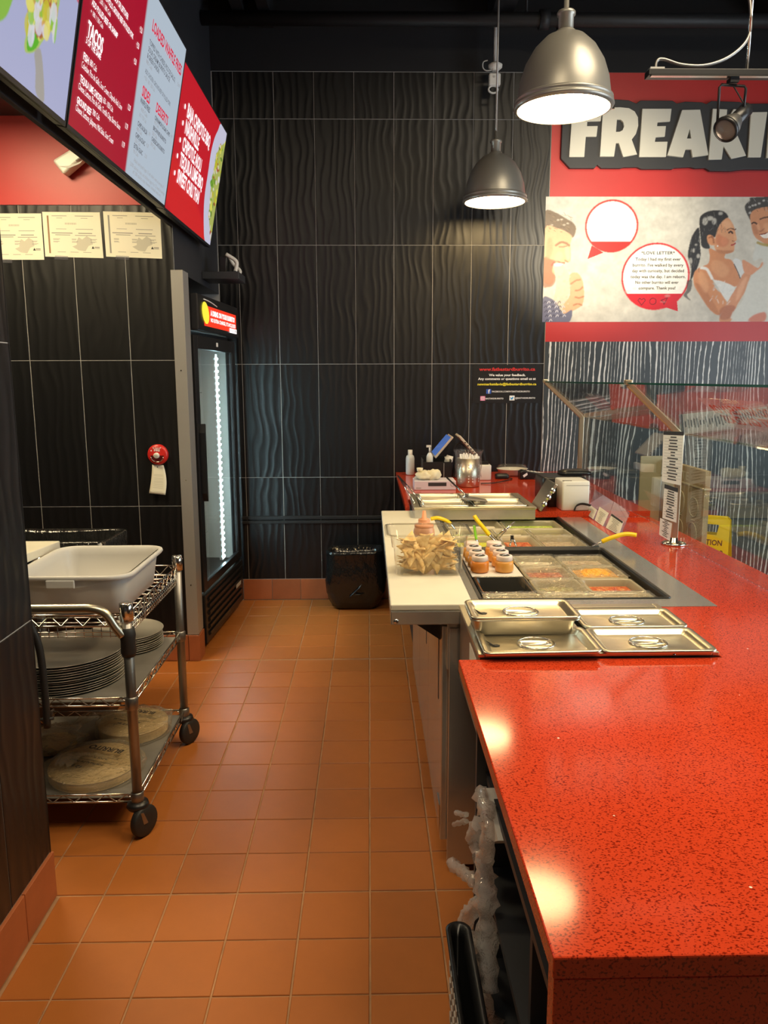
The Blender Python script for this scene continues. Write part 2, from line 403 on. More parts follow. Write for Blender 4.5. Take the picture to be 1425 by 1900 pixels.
M('ink_grey', (.30, .29, .26), .7)
M('white_print', (.85, .85, .84), .6)
M('red_print', (.60, .02, .02), .5)
M('yellow_print', (.80, .68, .03), .5)
M('yellow_plastic', (.90, .60, .004), .35)
M('green_plastic', (.30, .78, .03), .35)
clear('guard_glass', (.90, .945, .93), 1.5, .0)
clear('window_glass', (.95, .97, .97), 1.45, .0)
clear('clear_plastic', (.93, .92, .88), 1.40, .06, .06, (.8, .78, .7))
clear('cling_film', (.95, .94, .90), 1.7, .09, .10, (.95, .88, .66), 1.0, 70, .02)
clear('bag_plastic', (.92, .92, .91), 1.9, .08, .42, (.97, .95, .93), 1.0, 60, .03)
clear('canister_bag', (.95, .95, .95), 1.45, .10, .05, (.8, .8, .8), .8, 45, .01)
clear('acrylic', (.90, .90, .93), 1.45, .03, .10, (.75, .75, .82))

# ================================================================== ROOM SHELL
PITCH_T = .21
GX, GY = -.0066, 1.8222
fl = struct('floor', MB().box(-2.4, 4.2, -3.0, 5.75, -.12, -.004), MATS['grout_tan'])
struct('vinyl_floor', MB().box(1.42, 4.19, -2.99, 5.58, -.004, 0), MATS['vinyl_grey'], fl)
_tm = {}
def floor_tile(x0, x1, y0, y1):
    k = (round(x1-x0, 3), round(y1-y0, 3)); g = .0028
    if k not in _tm:
        w, l = k; t = MB(); L = lambda a, z: [Vector((a, a, z)), Vector((w-a, a, z)), Vector((w-a, l-a, z)), Vector((a, l-a, z))]
        t.loft([L(g, -.004), L(g, -.0016), L(g+.0016, 0)], False, True, False); _tm[k] = mesh_of('tile', t, MATS['quarry_tile'])
    o = bpy.data.objects.new('tile', _tm[k]); COL.objects.link(o); o.parent = fl
    o.location = Vector((x0, y0, random.uniform(-.0008, 0)))-fl.location
for k in range(-3, 18):
    for c in range(-10, 3):
        for (ya, yb, xm) in ((.9, 2.245, -.985), (2.245, 4.325, -2.1), (4.325, 5.575, -1.02)):
            y0, y1 = max(GY+PITCH_T*k, ya), min(GY+PITCH_T*(k+1), yb); x0, x1 = max(GX+PITCH_T*c, xm), GX+PITCH_T*(c+1)
            if y1-y0 > .03 and x1-x0 > .03 and (x0 > -1.35 or ya == 2.245) and x0 < .5: floor_tile(x0, x1, y0, y1)

_wt = {}
def wall_tile(parent, o, xd, w, h, mat='black_wave_tile', name='tile', t=.003):
    """one tile: o lower corner on the finished face, xd along the wall; the face looks to xd x z reversed"""
    k = (round(w, 3), round(h, 3), mat)
    if k not in _wt:
        b = MB(); g = .0017; W_, H_ = k[0], k[1]
        L = lambda a, y: [Vector((a, y, a)), Vector((W_-a, y, a)), Vector((W_-a, y, H_-a)), Vector((a, y, H_-a))]
        b.loft([L(g, t), L(g, .0012), L(g+.0012, 0)], False, True, False); _wt[k] = mesh_of(name, b, MATS[mat])
    xd = Vector(xd); yd = Vector((0, 0, 1)).cross(xd)
    ob = bpy.data.objects.new(name, _wt[k]); COL.objects.link(ob); ob.parent = parent
    ob.matrix_basis = WM[parent.name].inverted() @ Matrix(((xd.x, yd.x, 0, o[0]), (xd.y, yd.y, 0, o[1]), (0, 0, 1, o[2]), (0, 0, 0, 1)))
def tile_field(parent, start, xd, us, zs, **k):
    xd = Vector(xd)
    for a, b in zip(us[:-1], us[1:]):
        for z0, z1 in zip(zs[:-1], zs[1:]):
            p = Vector(start)+xd*a; wall_tile(parent, (p.x, p.y, z0), xd, b-a, z1-z0, **k)
YB = 5.586
ROWS = [.155, .905, 1.705, 2.505, 3.312, 3.605]

wb = struct('wall_back', MB().box(-2.4, 4.2, YB+.002, YB+.2, -.1, 4.2), MATS['grout_pale'])
xs = [-1.025]+[-.887+.2665*i for i in range(0, 8)]+[1.238]
tile_field(wb, (0, YB, 0), (1, 0, 0), xs, ROWS)
tile_field(wb, (0, YB-.004, 0), (1, 0, 0), [-.93+.21*i for i in range(0, 8)], [0, .155], mat='quarry_base', t=.01)
struct('wallpaper', MB().box(1.240, 4.19, YB, YB+.006, 0, 1.855), MATS['wood_grain_print'], wb)
struct('red_band', MB().box(1.240, 4.19, YB-.001, YB+.006, 1.855, 1.990), MATS['red_paint'], wb)
struct('upper_wall', MB().box(-1.03, 4.19, YB-.001, YB+.002, 3.607, 4.19), MATS['ceiling_black'], wb)
struct('red_band', MB().box(1.240, 4.19, YB-.001, YB+.006, 2.822, 3.605), MATS['red_paint'], wb)
r = MB(); r.box(-1.0, .25, YB-.012, YB, .60, .625); r.box(-1.0, .25, YB-.02, YB, .571, .592)
struct('trim_1', r, MATS['black_paint'], bevel=.003)
# near pillar on the left
wl = struct('wall_left', MB().box(-2.4, -1.002, .6, 2.237, 0, 4.2), MATS['grout_pale'])
for a, b in zip([2.243, 1.973, 1.703, 1.433, 1.163], [1.973, 1.703, 1.433, 1.163, .893]):
    for z0, z1 in zip(ROWS[:-1], ROWS[1:]): wall_tile(wl, (-1.0, b, z0), (0, 1, 0), a-b, z1-z0)
for i in range(5): wall_tile(wl, (-.992, 2.245-.21*(i+1), 0), (0, 1, 0), .21, .155, mat='quarry_base', t=.014)
struct('end_cap', MB().box(-2.4, -1.0, 2.237, 2.243, 0, 4.2), MATS['black_paint'], wl)
# alcove behind the pillar
wa = struct('wall_alcove', MB().box(-2.4, -1.031, 4.335, 4.45, 0, 3.1), MATS['grout_pale'])
struct('wall_end', MB().box(-1.031, -.994, 4.334, 4.45, 0, 2.179), MATS['black_paint'], wa)
tile_field(wa, (0, 4.333, 0), (1, 0, 0), [-2.37, -2.10, -1.83, -1.558, -1.288, -1.031], ROWS[:4])
struct('red_band', MB().box(-2.39, -1.031, 4.331, 4.335, 2.505, 2.94), MATS['red_paint'], wa)
for i in range(6): wall_tile(wa, (-1.045-.21*(i+1), 4.323, 0), (1, 0, 0), .21, .155, mat='quarry_base', t=.016)
wall_tile(wa, (-1.045, 4.318, 0), (1, 0, 0), .066, .155, mat='quarry_base', t=.012)
wall_tile(wa, (-.979, 4.318, 0), (0, 1, 0), .13, .155, mat='quarry_base', t=.012)
struct('wall_alcove_side', MB().box(-2.5, -2.4, .6, 5.75, 0, 3.1), MATS['black_paint'])
struct('ceiling_alcove', MB().box(-2.4, -1.052, 2.243, 4.330, 2.94, 3.1), MATS['charcoal_paint'])
wk = MB(); wk.box(-1.05, -1.03, 2.243, 4.330, 2.40, 4.2); wk.box(-1.05, -1.03, 4.330, 4.335, 2.51, 4.2); wk.box(-1.22, -1.03, 4.335, YB, 2.18, 4.2)
struct('wall_bulkhead', wk, MATS['charcoal_paint'], bevel=.004)
rb = MB(); rb.box(-2.4, -1.9, 4.45, YB, 0, 3.6)
struct('wall_recess', rb, MATS['black_paint'])
# ceiling, shop side walls with their windows
struct('ceiling', MB().box(-2.5, 4.2, -3.0, YB, 4.2, 4.3), MATS['ceiling_black'])
wf = struct('wall_front', MB().box(-2.5, 4.2, -3.15, -3.0, 0, 4.2), MATS['charcoal_paint'])
w = MB(); w.box(4.2, 4.35, -3.15, .6, -.1, 4.2); w.box(4.2, 4.35, 3.8, YB+.2, -.1, 4.2); w.box(4.2, 4.35, .6, 3.8, -.1, .5); w.box(4.2, 4.35, .6, 3.8, 2.9, 4.2)
struct('wall_right', w, MATS['white_wall'])
struct('wall_far_left', MB().box(-2.5, -2.4, -3.0, .6, 0, 4.2), MATS['black_paint'])
w = MB()
for y in (.6, 2.17, 3.74): w.box(4.24, 4.32, y, y+.06, .5, 2.9)
w.box(4.24, 4.32, .6, 3.8, .5, .56); w.box(4.24, 4.32, .6, 3.8, 2.84, 2.9)
wn = struct('window_1', w, MATS['steel_dull'])
for y in (.66, 2.23): struct('pane', MB().box(4.277, 4.283, y, y+1.51, .56, 2.84), MATS['window_glass'], wn)
# steel corner guard at the end of the alcove wall
g = thing('corner_guard', 'tall stainless corner guard on the wall end between alcove and fridge', 'guard', (-1.02, 4.33, .155))
gm = MB(); gm.prism([(-1.050, 4.326, .156), (-.986, 4.326, .156), (-.986, 4.455, .156), (-.992, 4.455, .156), (-.992, 4.332, .156), (-1.050, 4.332, .156)], (0, 0, 2.02))
obj('channel', gm, MATS['satin_steel'], g, bevel=.001)
for z in (.45, 1.05, 1.65): obj('screw', MB().cyl((-1.018, 4.326, z), .004, .002, 8, (0, -1, 0)), MATS['chrome'], g)
# ================================================================== SERVING COUNTER
HC, HR = .91, .94
ct = thing('countertop', 'glossy red speckled quartz counter slab with a waterfall end nearest the viewer', 'countertop', (.82, 2.3, 0))
cm = MB(); cm.prism([(.22, .84, HC-.03), (1.42, .84, HC-.03), (1.42, 3.865, HC-.03), (1.072, 3.865, HC-.03), (1.072, 2.302, HC-.03), (.885, 2.302, HC-.03), (.885, 1.862, HC-.03), (.22, 1.862, HC-.03)], (0, 0, .03))
obj('slab', cm, MATS['red_quartz'], ct, bevel=.0025)
obj('end_panel', MB().box(.222, 1.418, .842, .872, .002, HC-.0305), MATS['red_quartz'], ct, bevel=.002)
cr = MB(); cr.box(.19, 1.42, 4.29, 5.580, HR-.03, HR); cr.box(.19, .213, 4.09, 4.29, HR-.03, HR); cr.box(.835, 1.42, 3.870, 4.29, HR-.03, HR)
rc = obj('countertop', cr, MATS['red_quartz']); tag(rc, 'raised red quartz counter slab at the back wall carrying tablets and canister', 'countertop')
# dark cabinet bodies under the slabs
cb = thing('counter_cabinet', 'black panelled cabinet body under the red counter on the customer side', 'cabinet', (1.2, 3, 0))
obj('body', MB().box(1.09, 1.36, .875, 5.56, .0, HC-.035), MATS['black_paint'], cb)
obj('back_body', MB().box(.26, 1.085, 4.33, 5.56, .0, HC-.035), MATS['black_paint'], cb)
# open shelf unit under the near counter
su = thing('shelf_unit', 'black open shelf unit under the near red counter', 'shelf', (.6, 1.3, 0))
obj('back_panel', MB().box(1.04, 1.06, .88, 1.80, .0, .875), MATS['black_paint'], su)
for y0, y1, x0 in ((.876, .896, .30), (1.30, 1.32, .30), (1.80, 1.82, .262)): obj('side_panel', MB().box(x0, 1.04, y0, y1, 0, .875), MATS['charcoal_paint'], su)
for z in (.10, .36, .62): obj('shelf', MB().box(.285, 1.04, .896, 1.80, z, z+.018), MATS['charcoal_paint'], su)
obj('front_rail', MB().box(.262, .285, .896, 1.80, .845, .875), MATS['black_paint'], su)
obj('label_strip', MB().box(.2595, .262, 1.36, 1.40, .845, .87), MATS['paper'], su)

# ---------------------------------------------------------------- cold prep table
pt = thing('prep_table', 'stainless refrigerated prep table with two sunken pan wells', 'prep table', (.65, 3.15, 0))
X0, X1, Y0, Y1 = .322, 1.070, 2.304, 4.02
A = (.352, .958, 2.395, 3.135); B = (.352, .952, 3.165, 3.925)
t = MB()
for bx in ((X0, A[0], Y0, Y1), (A[1], X1, Y0, Y1), (A[0], A[1], Y0, A[2]), (A[0], A[1], A[3], B[2]), (A[0], A[1], B[3], Y1)): t.box(bx[0], bx[1], bx[2], bx[3], HC-.02, HC)
obj('top_frame', t, MATS['steel_side'], pt)
for W_ in (A, B):
    g = MB(); L = lambda a, z: rr((W_[0]+W_[1])/2, (W_[2]+W_[3])/2, (W_[1]-W_[0])/2+a, (W_[3]-W_[2])/2+a, .012+max(a, 0), z)
    g.loft([L(.006, HC+.001), L(.004, HC+.004), L(-.004, HC+.003), L(-.008, HC-.004), L(-.010, HC-.07), L(-.012, HC-.19)], False, True, False)
    obj('well', g, MATS['dark_gasket'], pt)
b = MB(); b.box(.250, .985, 2.345, 4.0, .085, .70); b.box(.24, .315, 2.335, 4.0, .70, .853)
obj('body', b, MATS['steel_side'], pt, bevel=.002)
obj('end_panel', MB().box(.246, .980, 2.328, 2.343, .03, .838), MATS['steel_side'], pt, bevel=.002)
for y0, y1 in ((2.36, 2.90), (2.91, 3.44), (3.45, 3.985)):
    d = obj('door', MB().box(.226, .248, y0, y1, .10, .835), MATS['steel_side'], pt, bevel=.003)
    obj('finger_slot', MB().box(.2245, .226, y0+.10, y0+.118, .55, .78), MATS['black_plastic'], d)
obj('kick_plate', MB().box(.30, .98, 2.36, 3.99, .012, .083), MATS['black_plastic'], pt)
for x in (.30, .93):
    for y in (2.42, 3.92): obj('leg', MB().cyl((x, y, 0), .02, .085, 12), MATS['chrome'], pt)
obj('hinge_bracket', MB().box(.222, .2255, 2.37, 2.45, .12, .22), MATS['chrome'], pt)
sf = MB(); sf.box(.063, .318, 2.312, 4.045, .855, .899)
obj('board_shelf', sf, MATS['steel_side'], pt, bevel=.003)
obj('bolt', MB().lathe([(.0, -.004), (.006, -.003), (.008, 0)], (.079, 2.312, .867), 12, ax=(0, 1, 0)), MATS['chrome'], pt)
for y in (2.42, 3.2, 3.95): obj('shelf_bracket', MB().prism([(.10, y, .855), (.24, y, .855), (.24, y, .76)], (0, .012, 0)), MATS['black_plastic'], pt)
cbd = MB(); cbd.box(.062, .318, 2.314, 4.043, .8995, .920)
tag(obj('cutting_board', cbd, MATS['cream_board'] if 'cream_board' in MATS else M('cream_board', (.76, .72, .58), .45, var=.06, vscale=6, bump=.15, bscale=300), bevel=.004), 'long cream cutting board along the aisle edge of the prep table', 'cutting board')

# ---------------------------------------------------------------- food pans
def pan_mb(x0, x1, y0, y1, z, depth=.10, rim=.012, wall=.003, r=.02):
    cx, cy, hx, hy = (x0+x1)/2, (y0+y1)/2, (x1-x0)/2, (y1-y0)/2
    L = lambda a, zz: rr(cx, cy, hx-a, hy-a, max(.006, r-a*.4), zz, 3)
    return MB().loft([L(0, z-.006), L(0, z), L(rim*.8, z+.0005), L(rim, z-.004), L(rim+.006, z-.02), L(rim+.010, z-depth+.012), L(rim+.022, z-depth)], False, True)
def heap(x0, x1, y0, y1, z, amp, sc, seed, n=14, dome=.0):
    def fn(u, v):
        e = min(u, 1-u, v, 1-v)*4; e = min(1, e)
        return (x0+(x1-x0)*u, y0+(y1-y0)*v, z+amp*noise.noise(Vector((u*sc+seed, v*sc*.8, seed)))*e+dome*e)
    return MB().grid(fn, n, n)
def food_mat(name, cols, scale, rough=.35):
    m, nt, b = new_mat(name); b.inputs['Roughness'].default_value = rough
    vo = nd(nt, 'ShaderNodeTexVoronoi', I={'Scale': scale}); v = objco(nt); lk(nt, v, vo.inputs['Vector'])
    sp = nd(nt, 'ShaderNodeSeparateXYZ'); lk(nt, vo.outputs['Color'], sp.inputs[0])
    lk(nt, ramp(nt, sp.outputs[0], [(i/max(1, len(cols)-1), (*c, 1)) for i, c in enumerate(cols)]), b.inputs['Base Color'])
    bn = nd(nt, 'ShaderNodeBump', I={'Strength': .8, 'Distance': .006}); lk(nt, vo.outputs['Distance'], bn.inputs['Height']); lk(nt, bn.outputs[0], b.inputs['Normal']); return m
food_mat('cheese', [(.80, .30, .02), (.86, .42, .04), (.88, .52, .10)], 160)
food_mat('salsa', [(.42, .05, .015), (.60, .12, .03), (.66, .30, .10)], 110)
food_mat('lettuce', [(.30, .50, .04), (.55, .68, .08), (.70, .78, .25)], 90)
food_mat('corn', [(.80, .60, .03), (.70, .66, .05), (.45, .60, .06)], 120)
food_mat('onion', [(.55, .42, .26), (.68, .55, .34), (.50, .28, .18)], 100)
food_mat('meat', [(.30, .22, .08), (.45, .36, .14), (.38, .42, .12)], 70)
food_mat('cream', [(.78, .70, .50), (.82, .76, .58)], 30)
M('amber_shade', (.75, .55, .25), .3)
clear('pan_plastic', (.95, .90, .76), 1.45, .12, .72, (.84, .76, .54))
def film_mb(x0, x1, y0, y1, z, amp, seed, n=26, sag=.0):
    def fn(u, v):
        e = min(1, min(u, 1-u, v, 1-v)*6); p = Vector((u*5+seed, v*7+seed, 0))
        k = noise.noise(p)*.5+abs(noise.noise(p*2.3))*.7-.25
        return (x0+(x1-x0)*u, y0+(y1-y0)*v, z+amp*k*(.35+.65*e)-sag*e)
    return MB().grid(fn, n, n)
ZP = .900
GP = 'food pans in the cold wells'
def food_pan(label, x0, x1, y0, y1, food, z=ZP, film=False, fill=.03, seed=1.0, dome=0.0):
    p = thing('food_pan', label, 'food pan', ((x0+x1)/2, (y0+y1)/2, z-.10), 0, GP)
    obj('pan', pan_mb(x0, x1, y0, y1, z), MATS['pan_plastic'], p)
    if food:
        f = obj('filling', heap(x0+.020, x1-.020, y0+.020, y1-.020, z-fill*.55, .016, 4.0, seed, dome=dome+.004), MATS[food], p); f['kind'] = 'stuff'
    if film: obj('film', film_mb(x0-.002, x1+.002, y0-.004, y1+.004, z+.006, .014, seed, sag=.006), MATS['cling_film'], p)
    return p
c0, c1, c2, c3 = .369, .560, .735, .928
ys = [2.411, 2.505, 2.690, 2.875, 3.045]
food_pan('film covered food pan filling the near right end of the front well', .565, c3, ys[0], ys[1]-.002, 'cream', film=True, seed=2, fill=.035)
food_pan('food pan of red salsa without film in the right column of the front well', c2+.002, c3, ys[1]+.002, ys[2]-.002, 'salsa', fill=.045, seed=3)
food_pan('food pan of orange shredded cheese in the right column of the front well', c2+.002, c3, ys[2]+.002, ys[3]-.002, 'cheese', film=True, fill=.022, seed=4, dome=.012)
food_pan('food pan of browned meat under film at the far right of the front well', c2+.002, c3, ys[3]+.002, ys[4], 'onion', film=True, fill=.03, seed=5)
food_pan('film covered food pan of dark greens, middle column of the front well', c1+.002, c2-.002, ys[1]+.002, ys[2]-.002, 'meat', film=True, fill=.05, seed=6)
food_pan('food pan with a pink tomato patch under film beside the squeeze bottles', c1+.002, c2-.002, ys[2]+.002, ys[3]-.002, 'salsa', film=True, fill=.035, seed=7)
food_pan('food pan with glossy crumpled film behind the squeeze bottles in the front well', c1+.002, c2-.002, ys[3]+.002, ys[4]+.01, 'cream', film=True, fill=.04, seed=8)
food_pan('film covered narrow food pan behind the raised steel lid', c0, .561, ys[0], ys[1]-.002, 'cream', film=True, seed=9, fill=.03)
bp = food_pan('clear empty food pan in front of the squeeze bottles in the front well', c0, .556, ys[1]+.002, 2.735, None, z=ZP)
kids(bp)[0].data = kids(bp)[0].data.copy(); kids(bp)[0].data.materials[0] = MATS['clear_plastic']
# bottle rack plate with eight sockets
rk = MB(); rk.box(.369, .556, 2.742, 3.110, ZP-.008, ZP-.003)
rko = obj('bottle_rack', rk, MATS['white_plastic'], bevel=.002); tag(rko, 'pale rack plate in the front well that holds the squeeze bottles', 'rack')
rws = [(3.195, 3.452, 'near'), (3.457, 3.625, 'middle'), (3.63, 3.84, 'far')]
fo = [('corn', 'food pan of yellow corn salsa with a green spoon in the rear well', .365, .565, 0, False), ('salsa', 'food pan of chopped tomato with tongs in the rear well', .570, .733, 0, False),
      ('onion', 'food pan of pulled pork under film at the near right of the rear well', .737, .926, 0, True), ('lettuce', 'food pan of lettuce at the left middle of the rear well', .365, .565, 1, False),
      ('cream', 'food pan half empty at the centre of the rear well', .570, .733, 1, False), ('meat', 'food pan of sauteed peppers at the right middle of the rear well', .737, .926, 1, False),
      ('cream', 'food pan at the far left of the rear well behind the chip tub', .365, .640, 2, False), ('lettuce', 'food pan of greens at the far right of the rear well', .645, .926, 2, False)]
for i, (f, l, x0, x1, r, fm) in enumerate(fo):
    food_pan(l, x0, x1, rws[r][0], rws[r][1], f, z=ZP, film=fm, fill=.045, seed=20+i)

# ---------------------------------------------------------------- near hot well with its lids
hw = thing('steam_table', 'stainless drop in hot well with four lidded pans beside the near counter', 'hot well', (.57, 2.02, .70))
t = MB()
if True:
    t.box(.270, .288, 1.866, 2.298, HC+.002, .922); t.box(.862, .880, 1.866, 2.298, HC+.002, .922)
    t.box(.288, .862, 1.866, 1.884, HC+.002, .922); t.box(.288, .862, 2.262, 2.298, HC+.002, .922); t.box(.288, .862, 2.050, 2.062, HC+.002, .921); t.box(.566, .578, 1.884, 2.262, HC+.002, .921)
obj('rim', t, MATS['steel'], hw, bevel=.002)
b = MB(); b.box(.275, .290, 1.870, 2.294, .70, HC+.002); b.box(.862, .876, 1.870, 2.294, .70, HC+.002); b.box(.29, .862, 1.870, 1.884, .70, HC+.002); b.box(.29, .862, 2.28, 2.294, .70, HC+.002); b.box(.275, .876, 1.87, 2.294, .69, .70)
obj('well_box', b, MATS['steel_dull'], hw)
obj('rating_label', MB().box(.2735, .2748, 1.93, 2.06, .80, .885), MATS['paper'], hw)
obj('screw', MB().lathe([(.004, 0), (.003, -.002), (0, -.0025)], (.765, 1.8655, .916), 10, ax=(0, 1, 0)), MATS['chrome'], hw)
GL = 'steam pan lids'
def pan_lid(label, cx, cy, z, hx, hy, tilt=0.0, notch=True, rz=0.0):
    p = thing('pan_lid', label, 'pan lid', (cx, cy, z), rz, GL)
    m = MB(); m.M = WM[p.name]
    if tilt: m.M = m.M @ Matrix.Rotation(tilt, 4, 'Y')
    L = lambda a, zz, r=.022: rr(0, 0, hx-a, hy-a, max(.008, r-a*.5), zz, 5)
    base = L(.030, -.012, .03); c = (0, 0)
    lo = [L(.001, -.006), L(0, -.001), L(.002, .0015), L(.008, .001), L(.013, .0005), L(.019, -.004), L(.026, -.0115), base]
    lo += [ell(0, 0, .052, .048, -.012, ref=base), ell(0, 0, .048, .044, -.0100, ref=base), ell(0, 0, .045, .041, -.0105, ref=base), ell(0, 0, .041, .037, -.016, ref=base), ell(0, 0, .034, .031, -.022, ref=base), ell(0, 0, .022, .020, -.026, ref=base), ell(0, 0, .010, .009, -.0275, ref=base)]
    m.loft(lo, False, True); obj('cover', m, MATS['steel'], p)
    h = MB(); h.M = m.M
    h.tube([(-.043, -.004, -.013), (0, -.004, -.013), (.043, -.004, -.013)], .0042, 10, squash=.7)
    obj('handle_bar', h, MATS['steel'], p)
    h = MB(); h.M = m.M; h.tube([p_+Vector((0, 0, .0008)) for p_ in ell(0, 0, .0485, .0445, -.0100, 28)], .0022, 6, closed=True)
    h.tube([p_ for p_ in ell(0, 0, .0405, .0365, -.0158, 28)], .0012, 6, closed=True); obj('dimple_ring', h, MATS['chrome'], p)
    if notch:
        n = MB(); n.M = m.M
        n.prism([(-hx+.020, .012, -.004), (-hx+.027, .014, -.0095)] + [(-hx+.044+.011*math.cos(a), -.008+.009*math.sin(a), -.0115) for a in (2.2, 1.2, .2, -.8, -1.8, -2.6)] + [(-hx+.030, -.002, -.0115)], (0, 0, .0012))
        obj('spoon_notch', n, MATS['black_rubber'], p)
    return p
pan_lid('steel lid with spoon notch raised on a pan, back left of the near hot well', .417, 2.080, .976, .149, .087)
pan_lid('steel lid with spoon notch lying low, front left of the near hot well', .430, 1.938, .934, .149, .098, tilt=-.012)
pan_lid('flat steel lid at the back right of the near hot well', .734, 2.139, .929, .146, .089, notch=False)
pan_lid('flat steel lid at the front right of the near hot well', .729, 1.950, .929, .146, .096, notch=False)
sp = thing('steam_pan', 'steel pan raised out of the near hot well under the back left lid', 'steam pan', (.417, 2.080, .88))
m = MB(); L = lambda a, z: rr(.417, 2.080, .145-a, .084-a, .022, z, 5)
m.loft([L(-.002, .966), L(-.002, .9685), L(.006, .9685), L(.008, .962), L(.014, .924)], False, False)
obj('pan', m, MATS['steel'], sp)
# ================================================================== THINGS ON THE FRONT COUNTER
# ---- squeeze bottles (standing cap up in the rack)
M('sauce_orange', (.72, .24, .03), .35); M('sauce_amber', (.78, .36, .07), .35); M('cap_frost', (.80, .66, .58), .45)
GB = 'squeeze bottles in the rack'
def sauce_bottle(x, y, label, mat, lab=True):
    z = ZP-.0025; t = thing('squeeze_bottle', label, 'bottle', (x, y, z), 0, GB)
    obj('body', MB().lathe([(.020, 0), (.030, .002), (.034, .007), (.034, .034), (.032, .040), (.028, .043)], (x, y, z), 20, True), MATS[mat], t)
    obj('cap', MB().lathe([(.0285, .043), (.0300, .045), (.0300, .058), (.0280, .062), (.0, .062)], (x, y, z), 20), MATS['cap_frost'], t)
    if lab:
        m = MB(); m.loft([ell(x, y, .019, .019, z+.0624, 16), ell(x, y, .019, .019, z+.0631, 16)], True, True, False); l = obj('date_label', m, MATS['black_rubber'], t)
        s = MB(); a = random.uniform(.2, .8); s.tube([(x-.012*math.cos(a), y-.012*math.sin(a), z+.0634), (x, y+.002, z+.0634), (x+.012*math.cos(a), y+.012*math.sin(a), z+.0634)], .0011, 5); obj('chalk_mark', s, MATS['white_print'], l)
    return t
bx = (.406, .497); by = (2.808, 2.890, 2.972, 3.054)
rown = ('nearest the viewer', 'second from the viewer', 'third from the viewer', 'farthest from the viewer')
for j, y in enumerate(by):
    for i, x in enumerate(bx):
        sauce_bottle(x, y, ('deep orange' if i == 0 and j == 0 else 'amber')+' squeeze bottle in the '+('left' if i == 0 else 'right')+' file of the rack, '+rown[j], 'sauce_orange' if (i == 0 and j == 0) else 'sauce_amber', j < 3)
# ---- chip tub
p0, p1 = atZ(736, 1071, .92), atZ(857, 1069, .92)
tx0, tx1, ty0 = p0.x-.004, p1.x+.004, p0.y+.004; ty1 = ty0+.17
zt = .92+.150
tub = thing('chip_tub', 'clear plastic tub heaped with tortilla chips on the cream cutting board', 'tub', ((tx0+tx1)/2, (ty0+ty1)/2, .92))
cx, cy, hx, hy = (tx0+tx1)/2, (ty0+ty1)/2, (tx1-tx0)/2, (ty1-ty0)/2
L = lambda a, z, r=.03: rr(cx, cy, hx+a, hy+a, r, z, 5)
m = MB(); m.loft([L(-.012, .9215), L(-.002, .926), L(.004, zt-.055), L(.006, zt-.05), L(.012, zt-.046), L(.016, zt-.004), L(.020, zt), L(.034, zt+.002), L(.035, zt-.004)], True, False)
obj('tub', m, MATS['clear_plastic'], tub)
m = MB(); m.tube([p+Vector((0, 0, .002)) for p in L(.027, zt)], .0035, 6, closed=True); obj('rim_edge', m, MATS['clear_plastic'], tub)
def chip_mat():
    m, nt, b = new_mat('tortilla_chip'); b.inputs['Roughness'].default_value = .6
    v = objco(nt); oi = nd(nt, 'ShaderNodeObjectInfo')
    c = ramp(nt, noise_n(nt, v, 60, 4, .7), [(.3, (.66, .38, .10, 1)), (.55, (.84, .58, .24, 1)), (.8, (.90, .70, .36, 1))])
    h = nd(nt, 'ShaderNodeHueSaturation'); lk(nt, c, h.inputs['Color']); lk(nt, math_n(nt, 'ADD', math_n(nt, 'MULTIPLY', oi.outputs['Random'], .5), .78), h.inputs['Value'])
    lk(nt, h.outputs[0], b.inputs['Base Color']); bn = nd(nt, 'ShaderNodeBump', I={'Strength': .4, 'Distance': .002}); lk(nt, noise_n(nt, v, 90, 3), bn.inputs['Height']); lk(nt, bn.outputs[0], b.inputs['Normal'])
chip_mat()
def chip_mesh(seed):
    rs = random.Random(seed); m = MB(); n = 6; ip = rs.uniform(0, 6.28); P = [Vector((math.cos(a+ip), math.sin(a+ip), 0))*.040 for a in (PI/2, PI/2+2*PI/3, PI/2+4*PI/3)]
    k1, k2, ph = rs.uniform(-9, 9), rs.uniform(-9, 9), rs.uniform(0, PI)
    vs, idx = [], {}
    for i in range(n+1):
        for j in range(n+1-i):
            q = (P[0]*i+P[1]*j+P[2]*(n-i-j))/n; c, s = math.cos(ph), math.sin(ph); u, w = q.x*c+q.y*s, -q.x*s+q.y*c
            q = Vector((q.x, q.y, k1*u*u+k2*w*w*.6+.002*noise.noise(q*60+Vector((seed, 0, 0))))); idx[i, j] = len(vs); vs.append(q)
    fs = []
    for i in range(n):
        for j in range(n-i):
            fs.append((idx[i, j], idx[i+1, j], idx[i, j+1]))
            if j < n-i-1: fs.append((idx[i+1, j], idx[i+1, j+1], idx[i, j+1]))
    m.add(vs, fs, True); return mesh_of('tortilla_chip', m, MATS['tortilla_chip'])
CM = [chip_mesh(i) for i in range(12)]
rs = random.Random(11)
def chip(x, y, z, eu):
    o = bpy.data.objects.new('tortilla_chip', CM[rs.randrange(12)]); COL.objects.link(o); o.location = (x, y, z); o.rotation_euler = eu
    s = o.modifiers.new('thickness', 'SOLIDIFY'); s.thickness = .0018
    tag(o, 'golden triangular tortilla chip in the clear tub on the cutting board', 'chip', 'tortilla chips in the clear tub')
ax0, ax1, ay0, ay1 = tx0+.043, tx1-.043, ty0+.044, ty1-.040
for row in range(4):
    for k in range(5): chip(ax0+(ax1-ax0)*((k+.5+.25*(row % 2)-.12)/5)+rs.uniform(-.008, .008), ay0-.010+.005*row+rs.uniform(-.004, .004), .957+row*.027+rs.uniform(-.004, .004), (rs.uniform(1.1, 1.5), rs.uniform(-.2, .2), rs.uniform(-.35, .35)))
